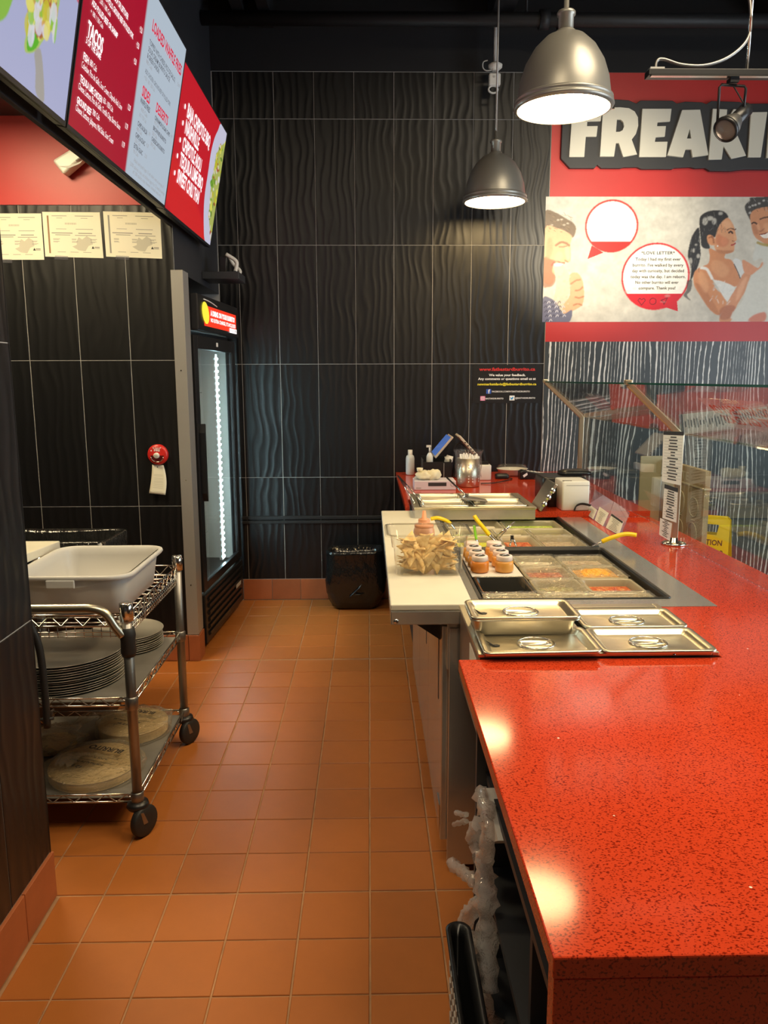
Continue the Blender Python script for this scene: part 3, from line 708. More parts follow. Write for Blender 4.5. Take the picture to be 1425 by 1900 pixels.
for lay in range(6):
    z = .945+lay*.0175
    for k in range(5, 16):
        if k < 5: x, y = ax0+(ax1-ax0)*((k+.5)/5)+rs.uniform(-.012, .012), ay0-.004+rs.uniform(-.004, .012)
        elif k < 7: x, y = ax0-.002+rs.uniform(0, .01), rs.uniform(ay0, ay1)
        elif k < 9: x, y = ax1+.002-rs.uniform(0, .01), rs.uniform(ay0, ay1)
        else: x, y = rs.uniform(ax0, ax1), rs.uniform(ay0, ay1)
        chip(x, y, z+rs.uniform(-.008, .008), (rs.uniform(.85, 1.5), rs.uniform(-.3, .3), rs.uniform(-.45, .45)) if k < 5 else (rs.uniform(.0, .45)*rs.choice((1, -1)), rs.uniform(-.25, .25), rs.uniform(0, 6.28)))
# ---- orange squeeze bottle behind the tub
def nozzle_bottle(name, label, x, y, z, r, h, mat, nh):
    t = thing(name, label, 'bottle', (x, y, z))
    obj('body', MB().lathe([(r*.92, 0), (r, .006), (r, h*.72), (r*.97, h*.82), (r*.86, h*.90)], (x, y, z), 24, True), MATS[mat], t)
    obj('cap', MB().lathe([(r*.88, h*.89), (r*.9, h*.90), (r*.9, h*.965), (r*.55, h), (r*.55, h*1.09), (r*.5, h*1.11), (r*.24, h*1.13), (r*.16, h*1.13+nh), (.0, h*1.13+nh)], (x, y, z), 24), MATS['sauce_cap'], t)
M('sauce_cap', (.78, .34, .16), .4); M('sauce_bottle_body', (.80, .42, .24), .35)
q = atY(787, 948, ty1+.095)
nozzle_bottle('squeeze_bottle', 'tall orange squeeze bottle with a pointed nozzle behind the chip tub', q.x, ty1+.095, .9205, .041, (q.z-.92-.028)/1.13, 'sauce_bottle_body', .028)
# ---- utensils lying in the pans
def handle_tube(pts, rad, mat, parent, name='handle', n=10, sq=.7):
    obj(name, MB().tube([Vector(p) for p in spline([tuple(p) for p in pts], 5, False)], rad, n, squash=sq), MATS[mat], parent)
def utensil(name, label, hp, hm, hr, mp, mr, cat='utensil'):
    t = thing(name, label, cat, tuple(mp[-1])); handle_tube(hp, hr, hm, t); handle_tube(mp, mr, 'chrome', t, 'blade', 8, .5); return t
a = [atY(880, 957, 3.30), atY(886, 966, 3.29), atY(897, 979, 3.28), atY(908, 993, 3.27)]
utensil('serving_spoon', 'serving spoon with a thick yellow handle standing up from the rear well left side', a, 'yellow_plastic', .011, [a[-1], atY(918, 1003, 3.26), atY(930, 1012, 3.25)], .008)
a = [atY(799, 963, 3.62), atY(813, 961, 3.62), atY(828, 966, 3.62), atY(836, 972, 3.62)]
utensil('serving_spoon', 'serving spoon whose yellow handle shows behind the orange squeeze bottle', a, 'yellow_plastic', .010, [a[-1], atY(846, 985, 3.62), atZ(850, 992, ZP-.02)], .006)
a = [atY(1117, 1005, 3.14), atY(1134, 998, 3.13), atY(1160, 991, 3.12), atY(1181, 993, 3.11)]
utensil('serving_spoon', 'serving spoon with a yellow handle pointing over the steel edge toward the red ledge', a, 'yellow_plastic', .010, [a[0], atY(1108, 1009, 3.15), atY(1098, 1013, 3.16)], .003)
a = [atY(880, 975, 3.29), atY(882, 990, 3.285), atY(884, 1001, 3.28)]
utensil('serving_spoon', 'slim bright green spoon handle standing in the yellow corn salsa', a, 'green_plastic', .007, [a[-1], atY(886, 1006, 3.28)], .007)
def tongs(label, pts, w, r=.0035):
    t = thing('tongs', label, 'tongs', tuple(pts[-1])); n = Vector((w, 0, 0))
    obj('arm', MB().tube([p-n*(i/(len(pts)-1)) for i, p in enumerate(pts)], r, 8, squash=.5), MATS['chrome'], t)
    obj('arm', MB().tube([p+n*(i/(len(pts)-1)) for i, p in enumerate(pts)], r, 8, squash=.5), MATS['chrome'], t); return t
tongs('steel tongs leaning in the chopped tomato pan of the rear well', [atY(955, 968, 3.40), atY(935, 986, 3.34), atZ(918, 1002, ZP-.02)], .012)
t = thing('scoop', 'small steel scoop with a black tip standing at the front edge of the rear well', 'scoop', tuple(atY(955, 1014, 3.16)))
obj('leg', MB().tube([atY(950, 995, 3.16), atY(946, 1013, 3.16)], .004, 8), MATS['chrome'], t)
obj('leg', MB().tube([atY(950, 995, 3.16), atY(958, 1013, 3.16)], .004, 8), MATS['chrome'], t)
obj('tip', MB().cbox(atY(950, 997, 3.16), .012, .010, .016), MATS['black_plastic'], t)

# ================================================================== SNEEZE GUARD
M('post_metal', (.62, .50, .34), .30, .75)
M('glass_edge', (.02, .11, .09), .15)
GXX = 1.283; PY = (1.70, 3.206, 4.72); ZK, TX, TZ = 1.376, 1.058, 1.580
sg = thing('sneeze_guard', 'glass sneeze guard with upright and slanted panes on metal posts along the red ledge', 'sneeze guard', (GXX, 3.2, HC))
for y in PY:
    z0 = HR if y > 3.9 else HC
    obj('post', MB().box(GXX-.014, GXX+.014, y-.010, y+.010, z0+.004, ZK), MATS['post_metal'], sg, bevel=.003)
    d = Vector((TX-GXX, 0, TZ-ZK)).normalized(); n = Vector((d.z, 0, -d.x))
    e = Vector((GXX, y, ZK-.006)); f = Vector((TX, y, TZ))
    obj('bracket', MB().prism([e-n*.012+Vector((0, -.012, 0)), f-n*.012+Vector((0, -.012, 0)), f+n*.012+Vector((0, -.012, 0)), e+n*.012+Vector((0, -.012, 0))], (0, .024, 0)), MATS['post_metal'], sg, bevel=.003)
    obj('clip', MB().box(TX-.016, TX+.012, y-.014, y+.014, TZ-.004, TZ+.016), MATS['post_metal'], sg, bevel=.003)
    obj('base_flange', MB().lathe([(.050, 0), (.050, .006), (.044, .010), (.018, .012), (.016, .03)], (GXX, y, z0), 28, True, True), MATS['chrome'], sg)
for y0, y1 in ((1.70, 3.206), (3.206, 4.72)):
    a, b = y0+.014, y1-.014; zb = (HR if y0 > 3.1 else HC)+.006
    gp = obj('glass_pane', MB().box(GXX+.015, GXX+.021, a, b, zb+.0 if y0 < 3 else HC+.04, ZK), MATS['guard_glass'], sg)
    P0, P1 = Vector((GXX+.010, 0, ZK)), Vector((TX, 0, TZ+.002)); nn = Vector((P1-P0)).cross(Vector((0, 1, 0))).normalized()*.006
    sp_ = obj('glass_pane', MB().prism([P0+Vector((0, a, 0)), P1+Vector((0, a, 0)), P1+Vector((0, b, 0)), P0+Vector((0, b, 0))], nn), MATS['guard_glass'], sg)
    obj('polished_edge', MB().box(TX-.008, TX-.002, a, b, TZ-.002, TZ+.005), MATS['glass_edge'], sp_)
    obj('polished_edge', MB().box(GXX+.0155, GXX+.0205, a, b, ZK, ZK+.003), MATS['glass_edge'], gp)
# stickers read by the customers: from behind the counter they are mirrored
P0, P1 = Vector((GXX+.008, 0, ZK)), Vector((TX, 0, TZ)); yd = (P1-P0).normalized(); xd = Vector((0, 1, 0)); nrm = xd.cross(yd).normalized()
for (px, py), w, lab in (((1128, 764), .34, 'small red warning decal on the far slanted guard pane'), ((1425, 792), .40, 'large red warning decal on the near slanted guard pane')):
    c = atP(px-18 if w < .36 else 1375, py-14 if w < .36 else 775, P0, nrm); off = -nrm*.010 if nrm.z > 0 else nrm*.010
    o = c+off*.0
    k = thing('warning_decal', lab, 'decal', tuple(c))
    film = MB(); up = nrm if nrm.z > 0 else -nrm
    # sheet lies on top of the pane (the customer side)
    s0 = c+up*.0095
    film.prism([s0-xd*w*.55-yd*.075, s0+xd*w*.55-yd*.075, s0+xd*w*.55+yd*.075, s0-xd*w*.55+yd*.075], up*.0004); obj('film', film, MATS['acrylic'], k)
    red = MB(); cr_ = MB(); xr = -xd if (xd.cross(yd)).dot(up) < 0 else xd
    write(red, 'DO NOT LEAN OR', s0-up*.0003+yd*.002-xr*0, xr, yd, .040, w, .03, 'C'); obj('lettering', red, MATS['red_print'], k); red = MB(); write(red, 'REST ON GLASS', s0-up*.0003-yd*.05, xr, yd, .040, w*.92, .03, 'C'); write(cr_, 'PLEASE', s0-up*.0003+yd*.055, xr, yd, .018, w*.3, .02, 'C')
    obj('lettering', red, MATS['red_print'], k); obj('small_lettering', cr_, MATS['paper'], k)
# paper cards taped to the near post
def card(name, label, pts, y, cat='card', head=.10, lines=14, tilt=0.0, seed=3):
    P = [atY(px, py, y) for px, py in pts]; k = thing(name, label, cat, tuple((P[2]+P[3])/2))
    obj('sheet', MB().prism(P, (0, .0012, 0)), MATS['paper'], k)
    # print follows the slanted sheet
    def at(u, v): return (P[0]*(1-u)+P[1]*u)*(1-v)+(P[3]*(1-u)+P[2]*u)*v+Vector((0, -.0006, 0))
    if head: obj('header', MB().quad(at(0, 0), at(1, 0), at(1, head), at(0, head)), MATS['ink'], k)
    rs_ = random.Random(seed); m = MB(); g = MB()
    for i in range(lines):
        v = head+.03+(1-head-.06)*i/lines; hw_ = rs_.uniform(.10, .30); m.quad(at(.5-hw_, v), at(.5+hw_, v), at(.5+hw_, v+.33/lines), at(.5-hw_, v+.33/lines))
        if i: g.quad(at(.06, v-.36/lines), at(.94, v-.36/lines), at(.94, v-.30/lines), at(.06, v-.30/lines))
    obj('printed_lines', m, MATS['ink'], k); obj('rules', g, MATS['ink_grey'], k); return k
card('ingredient_card', 'tall ingredient list card with a black header taped high on the near guard post', [(1231, 800), (1269, 801), (1264, 901), (1228, 893)], 3.178, lines=15, head=.07)
card('ingredient_card', 'smaller ingredient list card taped in the middle of the near guard post', [(1233, 898), (1258, 906), (1255, 970), (1229, 961)], 3.176, lines=11, head=.12, seed=5)
card('ingredient_card', 'pinkish small card taped lowest on the near guard post', [(1225, 961), (1247, 971), (1243, 1004), (1223, 992)], 3.172, lines=9, head=0, seed=8)
# acrylic card holders leaning along the ledge
b1, b2 = atZ(1087, 955, HC+.002), atZ(1152, 995, HC+.002); d = (b2-b1).normalized(); out = Vector((-d.y, d.x, 0)); out = out if out.x > 0 else -out
up = (out*.55+Vector((0, 0, 1))).normalized(); pn = d.cross(up)
for i, (pp, lab) in enumerate(((((1088, 955), (1122, 981), (1139, 931), (1105, 909)), 'clear acrylic card holder leaning by the white printer'), (((1123, 981), (1152, 995), (1169, 951), (1140, 931)), 'clear acrylic card holder leaning nearer the guard post'))):
    P = [atP(x, y, b1, pn) for x, y in pp]; k = thing('card_holder', lab, 'card holder', tuple((P[0]+P[1])/2))
    obj('sheet', MB().prism(P, pn*.002), MATS['acrylic'], k)
    foot = MB().prism([P[0]+out*.05, P[1]+out*.05, P[1], P[0]], Vector((0, 0, .002))); obj('foot', foot, MATS['acrylic'], k)
for pp, lab, sd in ((((1089, 954), (1102, 964), (1109, 947), (1096, 937)), 'grey ingredient card at the left end of the acrylic holders', 2), (((1105, 966), (1120, 977), (1131, 953), (1114, 941)), 'ingredient card in the middle of the acrylic holders', 4), (((1126, 980), (1150, 993), (1158, 969), (1137, 954)), 'cream ingredient card at the right end of the acrylic holders', 6)):
    s = pn if pn.x < 0 else -pn
    P = [atP(x, y, b1, pn)+s*.004 for x, y in pp]; k = thing('ingredient_card', lab, 'card', tuple((P[0]+P[1])/2))
    obj('sheet', MB().prism(P, s*.0012), MATS['paper'], k); rs_ = random.Random(sd); m = MB()
    def at(u, v): return (P[0]*(1-u)+P[1]*u)*(1-v)+(P[3]*(1-u)+P[2]*u)*v+s*.002
    for i in range(8):
        v = .08+.095*i; h_ = rs_.uniform(.15, .36); m.quad(at(.5-h_, v), at(.5+h_, v), at(.5+h_, v+.035), at(.5-h_, v+.035))
    obj('printed_lines', m, MATS['ink_grey'], k)
    if sd == 6: obj('header', MB().quad(at(0, .86), at(1, .86), at(1, 1), at(0, 1)), MATS['ink'], k)

# ================================================================== THINGS ON THE REAR COUNTER
# ---- rear hot well
ht = thing('steam_table', 'raised stainless hot well at the far end in front of the film box', 'hot well', (.51, 4.0, HC))
fl_, fr_, zf = atZ(762, 945, .975), atZ(999, 950, .975), .975
hx0, hx1, hy0, hy1 = .220, .826, 3.80, 4.285
t = MB(); t.box(hx0, hx1, hy0, hy0+.03, zf-.012, zf); t.box(hx0, hx1, hy1-.03, hy1, zf-.012, zf); t.box(hx0, hx0+.03, hy0+.03, hy1-.03, zf-.012, zf); t.box(hx1-.03, hx1, hy0+.03, hy1-.03, zf-.012, zf)
t.box(.50, .52, hy0+.03, hy1-.03, zf-.012, zf-.001)
obj('rim', t, MATS['steel'], ht, bevel=.002)
t = MB(); t.box(hx0+.004, hx1-.004, hy0+.004, hy0+.016, HC+.002, zf-.012); t.box(hx0+.004, hx0+.016, hy0+.016, hy1-.004, HC+.002, zf-.012); t.box(hx1-.016, hx1-.004, hy0+.016, hy1-.004, HC+.002, zf-.012); t.box(hx0+.016, hx1-.016, hy1-.016, hy1-.004, HC+.002, zf-.012)
obj('apron', t, MATS['steel_side'], ht); obj('well_floor', MB().box(hx0+.016, hx1-.016, hy0+.016, hy1-.016, HC+.002, HC+.006), MATS['steel_dull'], ht)
for (x0, x1, y0, y1, lab) in ((.255, .498, 3.835, 4.035, 'steam pan at the near left of the rear hot well'), (.255, .498, 4.045, 4.25, 'steam pan at the far left of the rear hot well'), (.522, .79, 3.835, 4.035, 'steam pan at the near right of the rear hot well'), (.522, .79, 4.045, 4.25, 'steam pan at the far right of the rear hot well')):
    p = thing('steam_pan', lab, 'steam pan', ((x0+x1)/2, (y0+y1)/2, HC+.01)); obj('pan', pan_mb(x0, x1, y0, y1, zf+.004, .058), MATS['steel'], p)
k = thing('pan_lid', 'dark steel lid lying askew over the middle of the rear hot well', 'pan lid', (.56, 3.95, zf+.006))
a = [atY(855, 927, 3.90), atY(905, 932, 3.86), atY(902, 928, 4.04), atY(862, 921, 4.06)]
obj('cover', MB().prism(a, (0, 0, .006)), MATS['steel_dull'], k, bevel=.002); obj('grip', MB().tube([atY(858, 925, 3.93), atY(862, 919, 3.95), atY(868, 921, 3.97)], .006, 8), MATS['chrome'], k)
k = thing('pan_lid', 'steel pan lid leaning upright between the rear hot well and the white printer', 'pan lid', (.84, 3.86, HR))
A0, A1 = atY(1000, 947, 3.86), atY(1031, 897, 3.86); dd = (A1-A0); n = Vector((dd.z, 0, -dd.x)).normalized()
m = MB(); m.prism([A0, A1, A1+n*.014, A0+n*.014], (0, .20, 0)); obj('cover', m, MATS['steel'], k, bevel=.004)
for f_ in (.25, .5, .75): obj('dimple', MB().lathe([(.014, 0), (.010, .004), (0, .005)], A0+dd*f_+Vector((0, -.001, 0))+n*.007, 12, ax=(0, -1, 0)), MATS['chrome'], k)
tongs('long steel tongs leaning over the left edge of the rear hot well', [atY(738, 882, 4.2), atY(756, 905, 4.05), atY(776, 933, 3.92)], .02, .004)
t = thing('ladle', 'steel ladle with a hooked handle resting in the rear hot well', 'ladle', tuple(atY(872, 928, 3.98)))
obj('handle', MB().tube([atY(829, 886, 4.35), atY(850, 906, 4.2), atY(874, 927, 4.05)], .005, 8), MATS['chrome'], t); obj('bowl', MB().blob(atY(878, 930, 4.03), (.035, .035, .018), 12, .05), MATS['steel'], t)
# ---- film box with gloves on it
a, b = atZ(769, 910, HR), atZ(846, 909, HR); y0 = b.y; x0, x1 = atY(769, 910, y0).x, atY(846, 909, y0).x; zt_ = atY(800, 893, y0).z
k = thing('film_box', 'pale lavender cling film carton with a dark window at the far counter', 'box', ((x0+x1)/2, y0+.09, HR)); M('carton_white', (.66, .60, .66), .5)
obj('carton', MB().box(x0, x1, y0, y0+.18, HR+.001, zt_), MATS['carton_white'], k, bevel=.002)
obj('window', MB().box(x0+.33*(x1-x0), x0+.77*(x1-x0), y0-.0012, y0, HR+.45*(zt_-HR), HR+.85*(zt_-HR)), MATS['ink'], k)
m = MB(); m.tube([Vector((x0+.92*(x1-x0)+.012*math.cos(i*PI/8), y0-.001, HR+.66*(zt_-HR)+.012*math.sin(i*PI/8))) for i in range(16)], .0012, 6, closed=True); m.quad((x0+.04*(x1-x0), y0-.0008, HR+.010), (x0+.16*(x1-x0), y0-.0008, HR+.010), (x0+.16*(x1-x0), y0-.0008, HR+.015), (x0+.04*(x1-x0), y0-.0008, HR+.015)); obj('print', m, MATS['ink_grey'], k)
M('glove', (.80, .74, .52), .5, bump=.5, bscale=40)
for q_, rr_, lab, sd in (((787, 882), (.055, .05, .030), 'crumpled clear plastic glove on the left of the film box', 1.0), ((803, 880), (.048, .04, .034), 'crumpled yellowish plastic glove on the right of the film box', 4.0)):
    c = atY(q_[0], q_[1], y0+.08); o_ = obj('glove', MB().blob((c.x, c.y, zt_+rr_[2]*.8), rr_, 16, .55, 2.2, sd, 10), MATS['glove'], rz=0); tag(o_, lab, 'glove')
c = atY(779, 870, y0+.08); o_ = obj('plastic_cup', MB().lathe([(.016, 0), (.020, .022), (.018, .022), (.015, .003)], (c.x, c.y, zt_+.05), 14, True), MATS['glove']); tag(o_, 'small crumpled plastic cup on top of the gloves', 'cup')
# ---- napkin/cutlery canister
c = atZ(871, 905, HR); cxx, cyy = c.x, c.y+.07; R_ = 21.5*cyy/F_PX; ztop = atY(871, 850, cyy).z
k = thing('cutlery_canister', 'perforated stainless canister of wrapped straws in a clear bag', 'canister', (cxx, cyy, HR))
m = MB(); m.lathe([(R_*.96, 0), (R_, .004), (R_, ztop-HR), (R_*.95, ztop-HR), (R_*.95, .02)], (cxx, cyy, HR+.001), 32, True); obj('drum', m, MATS['steel'], k)
m = MB()
for j in range(9):
    if j in (0, 4, 8): continue
    for i in range(18):
        if i % 3 == 0: continue
        a = 2*PI*i/18+.1; z = HR+.02+(ztop-HR-.04)*j/8; m.lathe([(.0045, .0006), (0, .0006)], (cxx+R_*math.cos(a), cyy+R_*math.sin(a), z), 8, ax=(math.cos(a), math.sin(a), 0))
obj('perforations', m, MATS['white_print'], k)
m = MB(); m.lathe([(R_+.012, .06), (R_+.006, .09), (R_+.014, .13), (R_+.010, ztop-HR+.02), (R_+.022, ztop-HR+.05)], (cxx, cyy, HR), 22); obj('bag', m, MATS['canister_bag'], k)
m = MB()
for i in range(40):
    a, q_ = rs.uniform(0, 6.28), R_*.85*math.sqrt(rs.random()); x, y = cxx+q_*math.cos(a), cyy+q_*math.sin(a); h = rs.uniform(.0, .03); m.tube([(x, y, HR+.05), (x+rs.uniform(-.01, .01), y+rs.uniform(-.01, .01), ztop+h)], .0055, 6)
s_ = obj('straws', m, MATS['white_print'], k); s_['kind'] = 'stuff'
# ---- bottle, caddy, pump, tablets
def at_back(px, Y): return atY(px, 872, Y).x
x = at_back(761, 5.42); k = thing('bottle', 'small translucent white bottle at the left back corner of the rear counter', 'bottle', (x, 5.42, HR)); M('frost_bottle', (.62, .66, .66), .3)
zt_ = atY(761, 835, 5.42).z-HR; obj('body', MB().lathe([(.027, 0), (.030, .004), (.030, zt_*.66), (.026, zt_*.76), (.017, zt_*.80)], (x, 5.42, HR+.001), 20, True), MATS['frost_bottle'], k); obj('cap', MB().lathe([(.016, zt_*.79), (.016, zt_), (0, zt_)], (x, 5.42, HR+.001), 18), MATS['white_plastic'], k)
Yc = 5.12; xa, xb = at_back(785, Yc), at_back(838, Yc); zc = atY(800, 854, Yc).z
k = thing('caddy', 'black open organiser box below the leaning blue screen', 'caddy', ((xa+xb)/2, Yc+.1, HR)); m = MB(); m.box(xa, xb, Yc, Yc+.006, HR+.001, zc-.012); m.box(xa, xb, Yc+.2, Yc+.206, HR+.001, zc+.01); m.box(xa, xa+.006, Yc+.006, Yc+.2, HR+.001, zc); m.box(xb-.006, xb, Yc+.006, Yc+.2, HR+.001, zc); m.box(xa+.006, xb-.006, Yc+.006, Yc+.2, HR+.001, HR+.09)
obj('box', m, MATS['black_plastic'], k); obj('divider', MB().box(xa+.72*(xb-xa), xa+.74*(xb-xa), Yc-.001, Yc, HR+.002, zc-.02), MATS['ink_grey'], k)
x = at_back(797, Yc+.06); k = thing('pump_bottle', 'white pump bottle standing in the black organiser', 'bottle', (x, Yc+.06, HR+.09)); zb = HR+.091; zq = atY(797, 826, Yc+.06).z
obj('body', MB().lathe([(.018, 0), (.022, .004), (.022, (zq-zb)*.45), (.012, (zq-zb)*.60), (.008, (zq-zb)*.64)], (x, Yc+.06, zb), 18, True), MATS['white_plastic'], k)
m = MB(); m.cyl((x, Yc+.06, zb+(zq-zb)*.63), .006, (zq-zb)*.30, 10); m.box(x-.022, x+.008, Yc+.052, Yc+.068, zq-.014, zq); obj('pump_head', m, MATS['white_plastic'], k)
x = at_back(833, Yc+.1); o_ = obj('napkin', MB().blob((x, Yc+.12, HR+.12), (.03, .03, .03), 12, .5, 2, 3.0), MATS['paper']); tag(o_, 'crumpled white napkin in the black organiser', 'napkin')
M('tablet_side', (.62, .52, .40), .4); M('blue_screen', (.02, .04, .12), .15, emit=(.10, .22, .62), estr=.55)
def tablet(label, p0, p1, th, blue):
    Y_ = 5.20; a, b = atY(*p0, Y_), atY(*p1, Y_); d = (b-a).normalized(); n = Vector((-d.z, 0, d.x)); n = n if n.z > 0 else -n
    k = thing('tablet', label, 'tablet', tuple(a)); obj('housing', MB().prism([a, b, b+n*th, a+n*th], (0, .24, 0)), MATS['tablet_side'], k, bevel=.004)
    if blue: obj('screen', MB().prism([a+d*.012+n*(th+.0005), b-d*.012+n*(th+.0005), b-d*.012+n*(th+.010), a+d*.012+n*(th+.010)], (0, .225, 0)), MATS['blue_screen'], k)
    else:
        m = MB()
        for f_ in (.3, .45, .6, .72, .82): q_ = a*f_+b*(1-f_)+n*th*.5; m.box(q_.x-.005, q_.x+.005, 5.198, 5.2, q_.z-.004, q_.z+.004)
        obj('ports', m, MATS['black_plastic'], k)
    return k
tablet('left tablet of the pair, blue screen, leaning on the black stand', (809, 851), (842, 812), .016, True)
tablet('right tablet of the pair, beige side with ports, leaning the other way', (886, 850), (851, 811), .016, False)
k = thing('tablet_stand', 'black stand with cables between the two leaning tablets', 'stand', (at_back(847, 5.3), 5.3, HR))
xa, xb = at_back(838, 5.3), at_back(866, 5.3); m = MB(); m.prism([(xa, 5.27, HR+.001), (xb, 5.27, HR+.001), ((xa+xb)/2+.012, 5.27, HR+.18), ((xa+xb)/2-.012, 5.27, HR+.18)], (0, .08, 0)); obj('body', m, MATS['black_plastic'], k, bevel=.006)
m = MB(); c = Vector(((xa+xb)/2, 5.25, HR+.2)); m.tube(spline([c+Vector((-.05, 0, -.02)), c+Vector((-.02, 0, .03)), c+Vector((.03, 0, .01)), c+Vector((.05, 0, -.06)), c+Vector((.01, 0, -.14))], 5, False), .004, 6); m.tube(spline([c+Vector((.05, 0, .02)), c+Vector((0, 0, .045)), c+Vector((-.03, 0, -.02)), c+Vector((-.02, 0, -.12))], 5, False), .004, 6); obj('cables', m, MATS['black_rubber'], k)
def rbox(name, label, cat, x0, x1, y0, y1, z0, z1, mat, r=.012):
    k = thing(name, label, cat, ((x0+x1)/2, (y0+y1)/2, z0)); L = lambda a, z: rr((x0+x1)/2, (y0+y1)/2, (x1-x0)/2-a, (y1-y0)/2-a, r, z, 3)
    obj('housing', MB().loft([L(.002, z0), L(0, z0+.003), L(0, z1-.006), L(.002, z1-.002), L(.008, z1)], True, True), MATS[mat], k); return k
k = rbox('receipt_printer', 'small white receipt printer behind the canister', 'printer', at_back(886, 5.1), at_back(912, 5.1), 5.1, 5.26, HR+.001, atY(900, 863, 5.1).z, 'white_plastic')
obj('lid', MB().box(at_back(888, 5.1), at_back(908, 5.1), 5.13, 5.22, atY(900, 863, 5.1).z, atY(900, 858, 5.13).z), MATS['black_plastic'], k)
xc = at_back(950, 5.36); k = thing('takeout_bowl', 'white takeout bowl with a clear domed lid at the back wall', 'bowl', (xc, 5.36, HR))
obj('bowl', MB().lathe([(.065, 0), (.085, .012), (.104, .045), (.108, .047), (.101, .045), (.08, .014), (0, .010)], (xc, 5.36, HR+.001), 32, True), MATS['white_plastic'], k); obj('lid', MB().lathe([(.110, .046), (.111, .052), (.103, .056), (.092, .072), (.080, .076), (0, .076)], (xc, 5.36, HR+.001), 32), MATS['clear_plastic'], k)
k = thing('cash_puck', 'black oval card reader with a coiled cable on the rear counter', 'card reader', (at_back(930, 4.98), 4.98, HR)); c = atZ(931, 888, HR)
obj('body', MB().loft([rr(c.x, c.y, .045-a, .03-a, .012, z, 4) for a, z in ((.002, HR+.001), (0, HR+.006), (.002, HR+.028), (.010, HR+.034))], True, True), MATS['black_plastic'], k)
e = atZ(892, 897, HR+.004); m = MB(); m.tube(spline([c+Vector((.04, 0, .006)), c+Vector((.06, -.05, .006)), c+Vector((.03, -.10, .004)), (c+e)/2+Vector((0, -.12, .004)), e], 6, False), .003, 6); obj('cable', m, MATS['black_rubber'], k)
a0, a1 = atZ(968, 890, HR), atZ(1018, 886, HR); k = thing('payment_terminal', 'black sloping payment terminal with a white sticker at the wallpaper edge', 'terminal', tuple((a0+a1)/2))
Y_ = a0.y; xa, xb = atY(965, 890, Y_).x, atY(1016, 890, Y_).x; zh = atY(970, 873, Y_).z
m = MB(); m.prism([(xa, Y_, HR+.001), (xb, Y_, HR+.02), (xb, Y_, HR+.030), (xa+.02, Y_, zh), (xa, Y_, zh-.01)], (0, .09, 0)); obj('housing', m, MATS['black_plastic'], k, bevel=.005)
obj('sticker', MB().prism([atY(970, 882, Y_)+Vector((0, -.002, 0)), atY(978, 877, Y_)+Vector((0, -.002, 0)), atY(979, 881, Y_)+Vector((0, -.002, 0)), atY(972, 886, Y_)+Vector((0, -.002, 0))], (0, .001, 0)), MATS['white_print'], k)
m = MB()
for i in range(5): x = xa+.05+(xb-xa-.06)*i/5; m.box(x, x+.018, Y_+.02, Y_+.07, HR+.03+(zh-HR-.035)*(1-(x-xa)/(xb-xa))*.96, HR+.036+(zh-HR-.035)*(1-(x-xa)/(xb-xa)))
obj('keys', m, MATS['white_plastic'], k)
# ---- white printer cube and the black till box behind it
f0 = atZ(1044, 948, HR); Yp = 3.885; xa, xb, zt_ = atY(1042, 948, Yp).x, atY(1093, 948, Yp).x, atY(1070, 893, Yp).z
k = rbox('label_printer', 'cube shaped white label printer at the corner of the red counter', 'printer', xa, xb, Yp, Yp+.17, HR+.001, zt_, 'white_plastic', .010)
obj('paper_slot', MB().box(xa+.004, xa+.05, Yp+.01, Yp+.022, zt_-.001, zt_+.0015), MATS['black_plastic'], k)
obj('cover_seam', MB().box(xa+.02, xb-.002, Yp-.0008, Yp, zt_-.022, zt_-.020), MATS['ink_grey'], k)
m = MB()
for j in range(3): m.tube(spline([(xa+.062, Yp-.004-.006*j, HR+.004), (xa+.072, Yp-.006-.006*j, HR+.024+.004*j), (xa+.10, Yp-.008-.006*j, HR+.034+.004*j), (xb+.004, Yp-.006-.006*j, HR+.026+.003*j)], 5, False), .003, 6)
o_ = obj('power_cable', m, MATS['black_rubber']); tag(o_, 'looped black cable bundle at the foot of the white label printer', 'cable')
k = rbox('till_box', 'black till box with a rounded hood behind the white label printer', 'till', atY(1008, 900, 4.22).x, atY(1088, 900, 4.22).x, 4.22, 4.45, HR+.001, atY(1040, 886, 4.22).z, 'black_plastic', .02)
obj('hood', MB().loft([rr(atY(1062, 890, 4.4).x, 4.36, .09-a, .06-a, .03, z, 4) for a, z in ((0, atY(1040, 886, 4.22).z), (.004, atY(1040, 880, 4.22).z), (.03, atY(1040, 876, 4.22).z))], True, True), MATS['black_plastic'], k)
k = rbox('junction_box', 'upright black box between the leaning steel lid and the white printer', 'box', atY(1018, 900, 4.0).x, atY(1040, 900, 4.0).x, 4.0, 4.2, HR+.001, atY(1030, 905, 4.0).z, 'black_plastic', .01)
# ================================================================== WALL GRAPHICS
print_mat('mural_print', .42); print_mat('screen_print', .35, emit=.85)
XD, ZD = Vector((1, 0, 0)), Vector((0, 0, 1))
def bw(x, y, off=0.0): return atY(x, y, YB-off)
